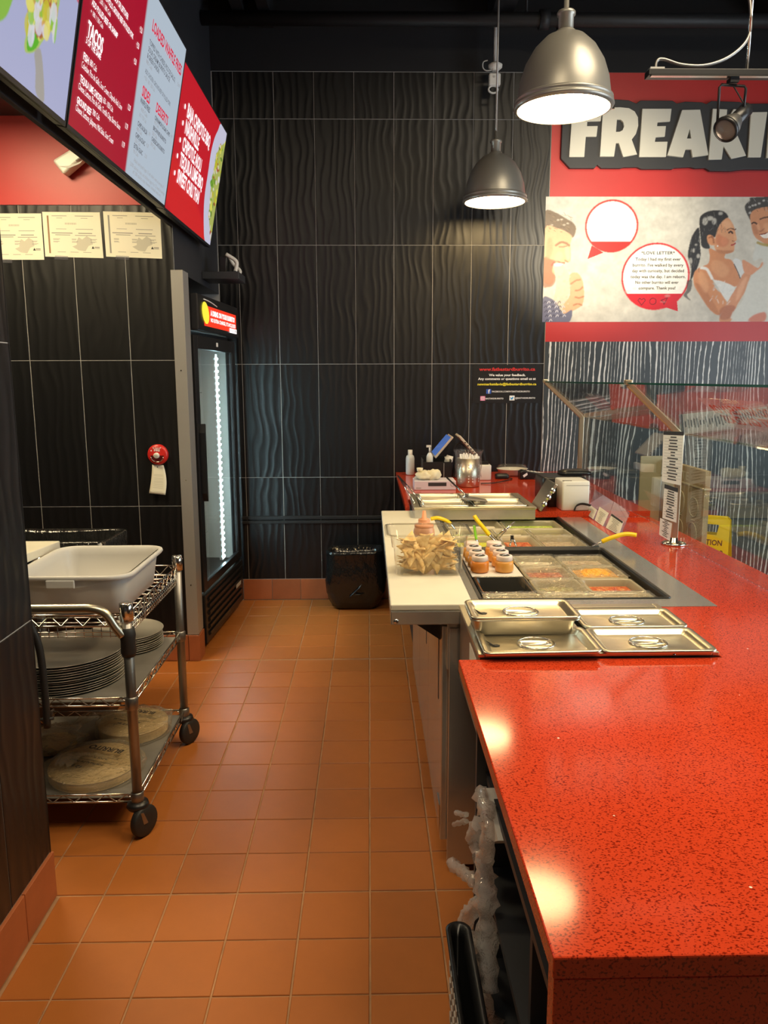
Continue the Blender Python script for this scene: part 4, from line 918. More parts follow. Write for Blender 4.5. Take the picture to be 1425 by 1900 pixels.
# ---- the raised sign
sign = thing('wall_sign', 'raised white FREAKIN lettering on a black cut out board on the red wall', 'sign', tuple(bw(1240, 320)))
cp = lambda pts: [(1000+x*.29825, 150+y*.29825) for x, y in pts]
board = [(130, 490), (134, 380), (142, 200), (150, 160), (172, 135), (400, 135), (430, 122), (550, 130), (597, 150), (622, 131), (820, 132), (848, 150), (900, 138), (1000, 142), (1030, 153), (1062, 134), (1232, 140), (1282, 151), (1345, 150), (1800, 150), (1800, 560), (1262, 558), (1180, 568), (1052, 567), (1020, 549), (962, 552), (930, 544), (832, 549), (820, 556), (630, 556), (602, 544), (516, 546), (500, 551), (382, 551), (356, 530), (338, 551), (186, 551)]
def flat(pts, off): return [bw(x, y, off) for x, y in cp(pts)]
obj('board', MB().prism(flat(board, .0015), (0, -.030, 0)), MATS['charcoal_paint'], sign, bevel=.003)
M('sign_white', (.66, .65, .57), .4)
LET = [[(183, 478), (205, 178), (388, 180), (380, 256), (297, 258), (295, 286), (362, 285), (354, 352), (288, 352), (278, 478)],
       [(375, 475), (395, 173), (500, 170), (555, 176), (590, 196), (610, 232), (612, 285), (598, 335), (572, 370), (605, 462), (520, 478), (492, 392), (474, 392), (462, 475)],
       [(618, 478), (638, 178), (820, 178), (810, 258), (733, 263), (730, 286), (785, 285), (778, 352), (722, 356), (716, 383), (795, 382), (785, 478)],
       [(793, 468), (885, 187), (996, 185), (1047, 466), (950, 480), (942, 432), (905, 432), (890, 480)],
       [(1048, 495), (1075, 178), (1165, 182), (1158, 262), (1204, 180), (1292, 192), (1214, 310), (1282, 470), (1190, 490), (1142, 412), (1131, 493)],
       [(1293, 480), (1312, 200), (1414, 198), (1373, 480)],
       [(1407, 484), (1430, 196), (1505, 196), (1560, 340), (1572, 196), (1660, 196), (1630, 484), (1560, 484), (1500, 330), (1490, 484)]]
HOLES = [(1, [(480, 245), (503, 246), (520, 262), (525, 288), (515, 312), (497, 322), (474, 323)]), (3, [(914, 364), (932, 303), (941, 364)])]
for i, l in enumerate(LET):
    h_ = [h for k_, h in HOLES if k_ == i]; o_pts = flat(l, .0315)
    if h_:  # bridge the counter of the letter so that it is a real opening
        hp = flat(h_[0], .0315); bj = min(((a, b) for a in range(len(o_pts)) for b in range(len(hp))), key=lambda ab: (o_pts[ab[0]]-hp[ab[1]]).length)
        area2 = lambda P: sum((P[q].x*P[(q+1) % len(P)].z-P[(q+1) % len(P)].x*P[q].z) for q in range(len(P)))
        if area2(hp)*area2(o_pts) > 0: hp.reverse(); bj = min(((a, b) for a in range(len(o_pts)) for b in range(len(hp))), key=lambda ab: (o_pts[ab[0]]-hp[ab[1]]).length)
        a, b = bj; o_pts = o_pts[:a+1]+hp[b:]+hp[:b+1]+o_pts[a:]
    obj('letter', MB().prism(o_pts, (0, -.018, 0)), MATS['sign_white'], sign, bevel=0 if h_ else .003)
# ---- the printed mural strip
mw = thing('wall_mural', 'printed mural of laughing people with burritos and red speech bubbles between the red bands', 'mural', tuple(bw(1220, 598)))
PX0, PX1, PY0, PY1 = 1013.0, 1620.0, 365.0, 599.0
P = Paint(PX0, PX1, PY0, PY1, 760, 300, (205, 203, 194)); P.K = 2
P.mottle(.10, 26, 2); P.mottle(.08, 9, 5); P.mottle(.05, 4, 9)
z5 = lambda pts: [(1010+x*.1263, 370+y*.1263) for x, y in pts]      # left figure
z6 = lambda pts: [(1260+x*.1316, 360+y*.1316) for x, y in pts]      # right figures
sk, skd, skl = (218, 160, 120), (178, 112, 76), (236, 190, 150)
# left man: hair, face, beard, hands round the wrap, knitted sleeve
P.fill(z5([(20, 170), (170, 190), (330, 280), (430, 340), (475, 430), (430, 560), (330, 470), (180, 430), (60, 480), (20, 480)]), (112, 92, 72), 1, .95)
P.fill(z5([(20, 430), (200, 420), (330, 470), (420, 540), (400, 640), (405, 720), (415, 860), (390, 920), (330, 920), (290, 980), (210, 950), (180, 1150), (150, 1240), (60, 1240), (20, 1100)]), (224, 176, 138), 1)
P.fill(z5([(20, 860), (130, 880), (190, 900), (160, 980), (150, 1060), (210, 1140), (170, 1260), (90, 1290), (20, 1260)]), (150, 96, 66), 2, .85)
P.stroke(z5([(190, 670), (260, 625), (330, 635), (380, 670)]), 4, (120, 80, 55), 1, .8); P.stroke(z5([(240, 690), (300, 690), (350, 680)]), 2.5, (150, 100, 80), 1, .8)
P.stroke(z5([(140, 960), (200, 900), (270, 930), (320, 930)]), 3.5, (160, 80, 66), 1, .9); P.stroke(z5([(330, 890), (370, 915)]), 2.5, (150, 90, 66), 1, .8)
for i, (x, y) in enumerate(((120, 370), (300, 370), (210, 300), (260, 290), (350, 350))): P.disc(1010+x*.1263, 370+y*.1263, 2.5, 1.6, (205, 196, 180), 1, .8)
P.fill(z5([(160, 980), (230, 950), (330, 990), (400, 1100), (420, 1260), (380, 1500), (300, 1650), (190, 1500), (210, 1300), (200, 1120)]), (206, 196, 176), 1)
P.fill(z5([(400, 1120), (500, 1070), (570, 1130), (610, 1240), (630, 1420), (600, 1560), (480, 1640), (340, 1690), (330, 1560), (420, 1400)]), (222, 170, 132), 1)
for a in ([(430, 1240), (500, 1190), (560, 1180)], [(500, 1340), (560, 1330), (600, 1290)], [(500, 1440), (560, 1450), (620, 1430)], [(480, 1560), (540, 1540), (600, 1560)]): P.stroke(z5(a), 3, (160, 104, 76), 1, .8)
P.fill(z5([(20, 1460), (130, 1450), (240, 1540), (330, 1690), (460, 1630), (400, 1830), (20, 1830)]), (104, 106, 134), 1)
for i in range(26):
    x, y = 40+(i % 6)*52+(i//6)*9, 1500+(i//6)*68; P.stroke(z5([(x, y+30), (x+22, y), (x+40, y+24)]), 1.7, (196, 198, 214) if i % 2 else (58, 58, 84), 0, .75)
P.fill(z5([(190, 800), (260, 760), (300, 830), (240, 900), (180, 900)]), (238, 200, 160), 6, .6); P.fill(z5([(60, 600), (120, 560), (150, 700), (110, 850), (50, 850)]), (196, 144, 108), 5, .6)
P.fill(z5([(330, 700), (390, 720), (405, 860), (360, 880), (330, 800)]), (242, 206, 168), 4, .7); P.fill(z5([(170, 940), (250, 930), (310, 945), (260, 975), (180, 975)]), (244, 240, 232), 1, .8)
for i in range(40): x, y = rs.uniform(20, 430), rs.uniform(190, 470); P.stroke(z5([(x, y), (x+rs.uniform(10, 40), y+rs.uniform(4, 26))]), 1.3, rs.choice([(84, 66, 50), (150, 128, 100), (100, 82, 64)]), 0, .5)
for i in range(30): x, y = rs.uniform(210, 400), rs.uniform(1020, 1600); P.disc(1010+x*.1263, 370+y*.1263, rs.uniform(1, 4), rs.uniform(1, 3), rs.choice([(222, 212, 192), (186, 172, 150), (214, 190, 160)]), 1, .4)
# speech bubbles
def bubble(cx, cy, R_, base_y, tail, ring):
    P.disc(cx, cy, R_, R_, ring, 1); P.fill(tail, ring, 0, 1, False); P.disc(cx, cy, R_-3.5, R_-3.5, (246, 245, 240), 1)
    th = np.linspace(0, PI, 40); s = math.asin(min(1, (base_y-cy)/R_))
    P.fill([(cx+(R_-1)*math.cos(a), cy+(R_-1)*math.sin(a)) for a in np.linspace(s, PI-s, 30)], ring, 0, 1, False)
bubble(1135, 419, 49, 448, [(1100, 455), (1093, 480), (1122, 468)], (206, 40, 38))
bubble(1220.5, 513, 63.5, 546, [(1262, 553), (1266, 579), (1238, 570)], (214, 28, 44))
ic = (120, 18, 30)
P.stroke([(1197, 567), (1190, 558), (1193, 554), (1197, 557), (1201, 554), (1204, 558), (1197, 567)], 1.4, ic, 0, 1, False)
P.stroke([(1218+6*math.cos(a), 560+6*math.sin(a)) for a in np.linspace(2.0, 8.0, 14)], 1.4, ic, 0); P.stroke([(1233, 558), (1245, 553), (1239, 566), (1237, 560), (1233, 558)], 1.4, ic, 0, 1, False)
# woman
P.fill(z6([(270, 470), (300, 700), (318, 860), (290, 1020), (230, 1160), (190, 1230), (200, 1060), (140, 880), (150, 720), (190, 570)]), (44, 44, 46), 1)
P.fill(z6([(150, 1230), (220, 1220), (210, 1360), (160, 1430), (220, 1510), (150, 1470), (110, 1430), (150, 1350)]), (60, 60, 62), 1, .8)
P.fill(z6([(430, 760), (540, 800), (660, 830), (660, 900), (770, 940), (900, 1190), (830, 1310), (560, 1240), (360, 1040), (430, 980), (450, 880)]), (206, 142, 100), 1)
P.fill(z6([(270, 350), (340, 260), (470, 225), (600, 240), (670, 310), (640, 360), (560, 430), (510, 600), (420, 580), (400, 620), (440, 760), (330, 740), (300, 600)]), (48, 47, 48), 1)
P.fill(z6([(510, 590), (560, 430), (660, 330), (730, 400), (770, 480), (800, 590), (810, 640), (780, 680), (790, 740), (770, 810), (650, 840), (540, 800), (500, 720)]), (216, 158, 118), 1)
P.fill(z6([(540, 560), (620, 600), (700, 640), (680, 720), (600, 740), (520, 680)]), (196, 112, 78), 4, .6); P.fill(z6([(540, 780), (650, 790), (770, 790), (760, 815), (650, 842), (550, 815)]), (176, 112, 76), 2, .7)
P.fill(z6([(395, 590), (440, 570), (500, 620), (520, 700), (470, 720), (410, 680)]), (212, 150, 108), 1); P.stroke(z6([(420, 610), (470, 600), (490, 680)]), 3, (150, 90, 60), 1, .8)
P.stroke(z6([(670, 500), (710, 478), (755, 490)]), 2.2, (90, 56, 40), 0, .9); P.stroke(z6([(695, 540), (720, 522), (745, 545)]), 3, (60, 36, 30), 0, .95); P.stroke(z6([(770, 500), (788, 490)]), 2, (80, 50, 40), 0, .9)
P.stroke(z6([(750, 655), (775, 660)]), 2, (150, 88, 62), 0, .8); P.stroke(z6([(745, 715), (775, 705), (792, 690)]), 3, (178, 70, 64), 0, .95); P.disc(1260+548*.1316, 360+728*.1316, 1.6, 1.6, (240, 230, 220), 0)
for x, y, a, b in ((350, 380, 5, 7), (420, 340, 6, 4), (480, 380, 4, 6), (560, 270, 4, 3), (245, 710, 2.4, 1.6), (215, 790, 2, 4), (285, 870, 3, 4), (180, 940, 3, 6)): P.disc(1260+x*.1316, 360+y*.1316, a, b, (190, 190, 186), 2, .8)
P.fill(z6([(240, 1120), (290, 1050), (360, 1040), (500, 1200), (560, 1330), (640, 1400), (700, 1480), (730, 1560), (640, 1720), (500, 1640), (350, 1440), (250, 1280)]), (210, 146, 102), 1)
P.fill(z6([(260, 1250), (360, 1440), (500, 1640), (640, 1720), (560, 1560), (400, 1340)]), (176, 112, 74), 3, .6)
P.fill(z6([(430, 1090), (520, 1200), (640, 1230), (820, 1310), (830, 1400), (760, 1520), (700, 1480), (600, 1330)]), (222, 226, 226), 1)
P.stroke(z6([(340, 1040), (420, 1060), (500, 1190)]), 5, (232, 232, 230), 1); P.fill(z6([(780, 930), (850, 910), (940, 1000), (950, 1110), (905, 1190), (840, 1060)]), (214, 218, 220), 1); P.stroke(z6([(800, 990), (860, 1100), (905, 1200)]), 2, (60, 50, 50), 0, .8)
P.fill(z6([(740, 1540), (860, 1300), (940, 1120), (1040, 1120), (1000, 1340), (880, 1580), (800, 1820), (640, 1800)]), (208, 148, 112), 1); P.fill(z6([(640, 1640), (740, 1580), (860, 1600), (800, 1760), (660, 1780)]), (164, 96, 70), 3, .7)
P.fill(z6([(910, 930), (1000, 960), (1140, 1040), (1190, 960), (1250, 980), (1120, 1100), (1040, 1140), (950, 1100)]), (214, 152, 118), 1)
P.fill(z6([(600, 380), (690, 370), (740, 450), (700, 480), (620, 460)]), (232, 182, 142), 5, .7); P.fill(z6([(590, 620), (660, 610), (690, 690), (620, 730)]), (226, 150, 112), 5, .5); P.fill(z6([(770, 560), (805, 600), (800, 640), (770, 640)]), (228, 176, 136), 2, .7)
P.fill(z6([(500, 930), (640, 960), (740, 1080), (640, 1180), (480, 1060)]), (224, 168, 126), 6, .6); P.fill(z6([(300, 1100), (380, 1120), (460, 1300), (420, 1400), (320, 1250)]), (228, 172, 130), 6, .6); P.fill(z6([(880, 1330), (960, 1180), (1000, 1200), (930, 1420), (860, 1520)]), (230, 178, 144), 4, .6)
for i in range(34): x, y = rs.uniform(300, 640), rs.uniform(250, 560); P.stroke(z6([(x, y), (x+rs.uniform(-30, 30), y+rs.uniform(20, 70))]), 1.1, rs.choice([(28, 28, 30), (84, 82, 82), (120, 118, 116)]), 0, .45)
for i in range(26): x, y = rs.uniform(170, 300), rs.uniform(560, 1150); P.stroke(z6([(x, y), (x+rs.uniform(-14, 14), y+rs.uniform(40, 110))]), 1.1, rs.choice([(26, 26, 28), (90, 90, 90), (150, 150, 148)]), 0, .5)
for i in range(18): x, y = rs.uniform(450, 800), rs.uniform(1230, 1520); P.stroke(z6([(x, y), (x+rs.uniform(-40, 40), y+rs.uniform(10, 60))]), 1.6, rs.choice([(238, 240, 240), (196, 204, 208)]), 1, .5)
# man on the right with the wrap
P.fill(z6([(960, 330), (890, 180), (960, 90), (1100, 40), (2600, 40), (2500, 420), (1900, 500), (1400, 330), (1180, 190), (1000, 260), (990, 360)]), (54, 52, 52), 1, .95)
P.fill(z6([(980, 350), (1000, 240), (1180, 180), (1500, 200), (1800, 420), (1760, 700), (1400, 760), (1200, 690), (1110, 640), (1040, 560), (1000, 430)]), (206, 146, 108), 1)
P.stroke(z6([(1010, 410), (1040, 395), (1075, 415)]), 3, (60, 40, 34), 0, .9); P.stroke(z6([(1120, 350), (1170, 330), (1230, 320)]), 3, (70, 44, 36), 0, .8); P.stroke(z6([(1100, 500), (1140, 520), (1190, 480)]), 2.5, (150, 92, 66), 1, .7)
P.fill(z6([(1135, 570), (1210, 560), (1290, 500), (1290, 590), (1200, 620)]), (238, 234, 228), 0); P.stroke(z6([(1130, 565), (1200, 552), (1290, 500)]), 2, (130, 60, 50), 0, .9)
for x, y in ((960, 180), (1000, 160), (1040, 150), (1090, 130), (1150, 90), (970, 260), (1240, 110)): P.disc(1260+x*.1316, 360+y*.1316, 2.4, 1.8, (206, 206, 204), 1, .8)
P.fill(z6([(1100, 660), (1200, 700), (1290, 730), (2400, 800), (2500, 1820), (900, 1820), (960, 1500), (1040, 1180), (1200, 1010), (1180, 900), (1060, 930)]), (208, 212, 208), 2, .9)
P.stroke(z6([(1110, 680), (1180, 705), (1270, 720)]), 5, (170, 150, 70), 1, .9); P.fill(z6([(1060, 1810), (1130, 1720), (1290, 1680), (1290, 1810)]), (206, 132, 112), 2)
for i in range(14):
    x, y = rs.uniform(1060, 1280), rs.uniform(520, 592); P.disc(x, y, rs.uniform(2, 6), rs.uniform(1, 3), (188, 192, 186), 2, .35)
P.fill(z6([(1180, 420), (1290, 400), (1400, 500), (1330, 560), (1200, 520)]), (226, 170, 130), 5, .6); P.fill(z6([(1010, 440), (1060, 430), (1110, 540), (1060, 560)]), (180, 118, 84), 4, .6); P.fill(z6([(1080, 430), (1110, 420), (1130, 500), (1100, 510)]), (226, 172, 134), 2, .6)
for i in range(50): x, y = rs.uniform(920, 1700), rs.uniform(50, 240); P.stroke(z6([(x, y), (x+rs.uniform(-30, 30), y+rs.uniform(16, 50))]), 1.2, rs.choice([(30, 28, 28), (90, 86, 84), (170, 168, 166)]), 0, .5)
P.mottle(.05, 3, 21)
print_panel = P.make('printed_sheet', bw(PX0, PY0, .002), XD, ZD, bw(PX1, 480, .002).x-bw(PX0, 480, .002).x, 2.822-1.990, MATS['mural_print'], mw)
print_panel.location.z += 2.822-bw(PX0, PY0, .002).z
t = MB(); L6 = [("*LOVE LETTER*", 1221, 472, 62), ("Today I had my first ever", 1221, 483.5, 84), ("burrito. I've walked by every", 1221, 494.5, 94), ("day with curiosity, but decided", 1221, 505, 96), ("today was the day. I am reborn.", 1221, 516, 102), ("No other burrito will ever", 1219, 526.5, 80), ("compare. Thank you!", 1219, 537, 68)]
for s_, cx_, y_, w_ in L6: write(t, s_, bw(cx_, y_, .0045), XD, ZD, .020, bw(cx_+w_/2, y_).x-bw(cx_-w_/2, y_).x, .006, 'C')
obj('lettering', t, MATS['ink'], mw)
# ---- feedback sticker on the black tiles
st = thing('wall_sticker', 'black feedback sticker with red yellow and white lettering on the wave tiles', 'sticker', tuple(bw(940, 748)))
obj('sheet', MB().box(bw(877, 710).x, bw(1004, 710).x, YB-.0026, YB-.0012, bw(940, 748).z, bw(940, 677).z), MATS['black_plastic'], st)
def line(mat, items, par, off=.0032):
    for s_, x0, x1, y_, h_, b_ in items:
        t = MB(); write(t, s_, bw(x0, y_, off), XD, ZD, h_, bw(x1, y_).x-bw(x0, y_).x, b_); obj('lettering', t, MATS[mat], par)
line('red_print', [('www.fatbastardburrito.ca', 889, 993, 688, .022, .03)], st)
line('white_print', [('We value your feedback.', 907, 975, 698, .016, .03), ('Any comments or questions email us at', 887, 994, 705, .016, .03), ('FACEBOOK.COM/FATBASTARDBURRITO', 913, 983, 728, .011, .015), ('BASTARDBURRITO', 901, 934, 741, .011, .015), ('@BASTARDBURRITO', 956, 993, 740, .011, .015)], st)
line('yellow_print', [('newmarketdavis@fatbastardburrito.ca', 886, 995, 715, .017, .03)], st)
M('blue_print', (.03, .10, .45), .5); M('pink_print', (.75, .20, .38), .5); M('sky_print', (.06, .35, .70), .5)
def icon(x0, x1, y0, y1, m1, glyph=None):
    obj('icon', MB().box(bw(x0, y1).x, bw(x1, y1).x, YB-.0032, YB-.0026, bw(x0, y1).z, bw(x0, y0).z), MATS[m1], st)
icon(902, 911, 722, 730.5, 'blue_print'); icon(891, 900, 735, 743.5, 'pink_print'); icon(945, 954.5, 734, 743, 'white_print')
t = MB(); write(t, 'f', bw(905.5, 730, .0036), XD, ZD, .028, None, .03); obj('lettering', t, MATS['white_print'], st)
t = MB(); c = bw(895.5, 739.2, .0036)
for r_ in (.006, .0125): t.tube([c+Vector((r_*math.cos(a), 0, r_*math.sin(a))) for a in np.linspace(0, 2*PI, 16, False)], .0014, 5, closed=True)
obj('lettering', t, MATS['white_print'], st)
t = MB(); c = bw(949.8, 738.6, .0036); k6 = .0042
t.prism([c+Vector((x*k6, 0, y*k6)) for x, y in ((-3, 2), (-1, .4), (0, .4), (.4, 1.8), (1.6, 2.2), (3, 1.6), (2.4, .6), (1.6, -1.6), (-.4, -2.6), (-3, -2), (-1.4, -1.6), (-2.6, -.6), (-2, -.2), (-3, .8))], (0, -.0004, 0)); obj('lettering', t, MATS['sky_print'], st)
# ---- certificates on the alcove wall
YA = 4.333
M('cert_paper', (.80, .77, .62), .65); M('cert_grey', (.55, .53, .43), .7)
def ap(x, y, off=0.0): return atY(x, y, YA-off)
def certificate(label, P4, seed, bar):
    P_ = [ap(x, y, .003) for x, y in P4]; k = thing('certificate', label, 'certificate', tuple((P_[2]+P_[3])/2), 0, 'certificates on the alcove wall')
    obj('sheet', MB().prism(P_, (0, .0012, 0)), MATS['cert_paper'], k)
    def at(u, v, e=.0006): return (P_[0]*(1-u)+P_[1]*u)*(1-v)+(P_[3]*(1-u)+P_[2]*u)*v+Vector((0, -e, 0))
    t = MB(); rs_ = random.Random(seed)
    def q(u0, u1, v, h, e=.0008): t.quad(at(u0, v, e), at(u1, v, e), at(u1, v+h, e), at(u0, v+h, e))
    for u0, u1, v, h in ((.16, .42, .08, .013), (.56, .88, .08, .013), (.66, .78, .13, .010), (.24, .34, .13, .010), (.22, .40, .37, .010), (.56, .86, .37, .012), (.14, .50, .455, .020), (.60, .84, .455, .020), (.20, .46, .50, .014), (.54, .90, .505, .014)): q(u0, u1, v, h)
    for r_ in range(2):
        for c_ in range(3): u0 = .16+.32*c_; q(u0, u0+rs_.uniform(.08, .12), .59+.055*r_, .010); q(u0, u0+rs_.uniform(.07, .1), .61+.055*r_, .008)
    for c_ in range(3): q(.22+.22*c_, .36+.22*c_, .88, .010)
    q(.86, .95, .755, .02); q(.86, .95, .785, .012)
    obj('printed_lines', t, MATS['ink_grey'], k)
    n_ = MB(); x_ = .38
    for w_ in (.03, .02, .035, .025, .012, .03, .028, .02): n_.quad(at(x_, .235), at(x_+w_*.8, .235), at(x_+w_*.8, .275), at(x_, .275)); x_ += w_
    obj('name_line', n_, MATS['cert_grey'], k)
    s = MB(); s.prism([at(u, v, .0004) for u, v in ((.56, .64), (.60, .55), (.66, .60), (.74, .52), (.82, .58), (.84, .70), (.76, .74), (.70, .86), (.58, .84), (.48, .76), (.56, .72))], (0, -.0002, 0)); obj('seal_shape', s, MATS['cert_grey'], k)
    l = MB(); l.prism([at(u, v, .0007) for u, v in ((.81, .80), (.835, .74), (.86, .80))], (0, -.0002, 0)); obj('crest', l, MATS['ink'], k)
    if bar: b_ = MB(); b_.quad(at(.075, .08), at(.105, .08), at(.105, .92), at(.075, .92)); obj('side_bar', b_, MATS[bar], k)
    tp = MB(); tp.prism([ap(P4[3][0]+18, P4[3][1]-2, .0046), ap(P4[3][0]+42, P4[3][1]-1, .0046), ap(P4[3][0]+43, P4[3][1]+6, .0046), ap(P4[3][0]+17, P4[3][1]+5, .0046)], (0, .0006, 0)); obj('tape', tp, MATS['acrylic'], k)
M('bar_brown', (.30, .17, .08), .6)
certificate('cream certificate cut by the left picture edge, leftmost of three on the alcove wall', [(-22, 396), (76, 396), (82, 482), (-20, 482)], 1, None)
certificate('cream certificate with a brown side bar, middle of three on the alcove wall', [(78, 393), (185, 394), (192, 479), (84, 476)], 2, 'bar_brown')
certificate('cream certificate with a dark side bar, rightmost of three on the alcove wall', [(191, 392), (297, 395), (301, 480), (197, 476)], 3, 'ink_grey')
# ---- fire pull station with its tag
c = ap(294, 843); R_ = .057; Ym = YA-.004
k = thing('fire_pull', 'round red fire pull station with white lettering on the black alcove tiles', 'alarm', tuple(c)); M('alarm_red', (.62, .025, .02), .3)
obj('housing', MB().lathe([(R_, .003), (R_, .012), (R_*.93, .022), (R_*.7, .026), (0, .026)], c, 32, True, ax=(0, -1, 0)), MATS['alarm_red'], k)
obj('knob', MB().lathe([(.016, .026), (.016, .036), (.012, .040), (0, .040)], c+Vector((-.003, 0, -.004)), 20, ax=(0, -1, 0)), MATS['white_plastic'], k)
m = MB(); m.tube([c+Vector((.034*math.cos(a), -.030, -.010+.030*math.sin(a))) for a in np.linspace(PI*1.02, PI*1.98, 14)], .0022, 6); obj('pull_ring', m, MATS['chrome'], k)
m = MB(); m.prism([c+Vector((x, -.0265, z)) for x, z in ((-.036, -.004), (.036, -.004), (.033, -.026), (.015, -.040), (-.015, -.040), (-.033, -.026))], (0, -.0006, 0)); obj('recess', m, M('alarm_dark', (.10, .005, .006), .4), k)
t = MB(); write(t, 'In Case of', c+Vector((0, -.0272, .034)), XD, ZD, .008, .045, .03, 'C'); obj('lettering', t, MATS['white_print'], k); t = MB(); write(t, 'FIRE', c+Vector((0, -.0272, .019)), XD, ZD, .012, .032, .03, 'C'); obj('lettering', t, MATS['white_print'], k); t = MB(); t.prism([c+Vector((-.036, -.027, .020)), c+Vector((-.027, -.027, .020)), c+Vector((-.0315, -.027, .028))], (0, -.0004, 0)); obj('warning_mark', t, MATS['white_print'], k)
t = MB(); write(t, 'PULL', c+Vector((-.003, -.0408, -.007)), XD, ZD, .006, .022, 0, 'C'); obj('lettering', t, MATS['ink'], k)
kt = thing('inspection_tag', 'curled cream inspection tag hanging below the red fire pull', 'tag', tuple(ap(296, 916)))
TL, TR, BR, BL = ap(283, 862), ap(304, 863), ap(309, 917), ap(279, 914)
def tagp(u, v): p = (TL*(1-u)+TR*u)*(1-v)+(BL*(1-u)+BR*u)*v; return p+Vector((.012*math.sin(v*PI)*(.3+u*.7)*.9, -.006-.02*v*v-.004*math.sin(v*PI), 0))
obj('sheet', MB().grid(lambda u, v: tagp(u, v), 6, 12), MATS['cert_paper'], kt); kids(kt)[0].modifiers.new('s', 'SOLIDIFY').thickness = .0008
m = MB()
for v in (.33, .37, .45, .5, .56, .6, .66, .72, .78, .9): m.grid(lambda u, w_: tagp(.15+u*.65, v+w_*.010)+Vector((0, -.0016, 0)), 3, 1)
obj('printed_lines', m, MATS['cert_grey'], kt); obj('eyelet', MB().lathe([(.0035, 0), (0, .0006)], tagp(.45, .07)+Vector((0, -.0012, 0)), 10, ax=(0, -1, 0)), MATS['ink'], kt)
# ---- white motion sensor on the red alcove wall
k = thing('motion_sensor', 'white corner motion sensor tilted on the red alcove wall under the menu boards', 'sensor', tuple(ap(135, 305)))
A1, A2 = ap(112, 300, .03), ap(158, 285, .03); pts = [ap(108, 305), ap(128, 331), ap(164, 300), ap(147, 281)]
m = MB(); m.prism([p+Vector((0, -.006, 0)) for p in pts], (0, -.075, 0)); obj('housing', m, MATS['white_plastic'], k, bevel=.012, seg=3)
m = MB(); m.prism([ap(x, y, .0825) for x, y in ((109, 308), (128, 312), (148, 304), (158, 293), (150, 300), (128, 308))], (0, -.002, 0)); obj('lens_edge', m, MATS['grey_plastic'], k)
obj('slot', MB().prism([ap(x, y, .083) for x, y in ((140, 297), (152, 289), (153, 291), (141, 299))], (0, -.001, 0)), MATS['ink_grey'], k)
obj('wall_plate', MB().prism([ap(x, y) for x, y in ((122, 300), (150, 283), (158, 296), (132, 318))], (0, -.006, 0)), MATS['white_plastic'], k)
# ================================================================== MENU BOARDS
M('tv_bezel', (.018, .020, .024), .35); M('tv_text_white', (.7, .7, .7), .6, emit=(.86, .86, .90), estr=.9); M('tv_text_red', (.3, .01, .02), .6, emit=(.55, .012, .05), estr=.9)
M('tv_text_dark', (.05, .05, .06), .6, emit=(.10, .11, .14), estr=.5); M('tv_text_grey', (.2, .2, .2), .6, emit=(.30, .31, .35), estr=.6); M('tv_text_pink', (.3, .2, .2), .6, emit=(.85, .45, .50), estr=.9)
BO = Vector((-.95, 0, 2.388)); BU = Vector((.136, 0, .690)).normalized(); BN = Vector((0, 1, 0)).cross(BU)   # faces the aisle
BN = BN if BN.x > 0 else -BN
BY = Vector((0, 1, 0))
def board(label, y0, y1, h, back=0.0):
    o = BO-BN*back+BY*y0; w = y1-y0; k = thing('menu_board', label, 'menu board', tuple(o))
    m = MB(); m.prism([o-BN*.034, o-BN*.034+BY*w, o-BN*.034+BY*w+BU*h, o-BN*.034+BU*h], BN*.029); obj('housing', m, MATS['tv_bezel'], k, bevel=.004)
    m = MB(); e = .007
    for a, b, c_, d in ((0, w, 0, .014), (0, w, h-e, h), (0, e, .014, h-e), (w-e, w, .014, h-e)):
        p = o+BY*a+BU*c_-BN*.005; m.prism([p, p+BY*(b-a), p+BY*(b-a)+BU*(d-c_), p+BU*(d-c_)], BN*.007)
    obj('bezel', m, MATS['tv_bezel'], k)
    for f in (.2, .8): p = o+BY*w*f+BU*h*.35-BN*.034; obj('wall_bracket', MB().box(-.998 if p.y < 2.3 else -1.0285, p.x-.002, p.y-.03, p.y+.03, p.z-.05, p.z+.05), MATS['black_plastic'], k)
    return k, o, w, h
def uv(x, y, o): p = atP(x, y, o, BN); return (p-o).dot(BY), (p-o).dot(BU)
def tline(mk, o, s, p0, p1, h, bold=.0, lift=.0022, w=None):
    u, v = uv(*p0, o); u1, v1 = uv(*p1, o); mb = MB()
    write(mb, s, o+BY*u+BU*v+BN*lift, BY, BU, h, w or (u1-u), bold); obj('lettering', mb, MATS[mk[0]], mk[1])
# -- board 2: red half and white half
k2, o2, w2, h2 = board('menu board with a red taco list and a white waffle fries list', 2.654, 3.852, .703)
us = uv(234, 318, o2)[0]
P = Paint(0, w2-.014, 0, h2-.021, 60, 24, (176, 0, 42)); P.c[:, (P.x[0] > us-.007)] = lin(186, 200, 214)[:3]
P.make('screen', o2+BY*.007+BU*(h2-.007)+BN*.0002, BY, BU, w2-.014, h2-.021, MATS['screen_print'], k2)
t = ('tv_text_white', k2)
tline(t, o2, 'ADD CHICKEN, SOUP OR LEFTOVER', (186, -37), (238, 24), .019, .02); tline(t, o2, '+ 230 / 180 Cals', (181, 0), (204, 29), .016)
tline(t, o2, 'ADD POLLO, GROUND BEEF OR PULLED PORK', (192, -4), (246, 72), .018, .02)
tline(t, o2, 'ADD PULLED BEEF OR SHRIMP', (169, 8), (217, 69), .018, .02); tline(t, o2, '+ 180 / 130 Cals', (167, 24), (190, 51), .015)
tline(t, o2, 'TACOS', (160, 65), (189, 95), .046, .035); tline(t, o2, '3 OF THE SAME', (158, 79), (186, 109), .019, .02)
tline(t, o2, 'FISH', (153, 109), (163, 118), .022, .02); tline(t, o2, '680 Cals', (165, 120), (178, 131), .020)
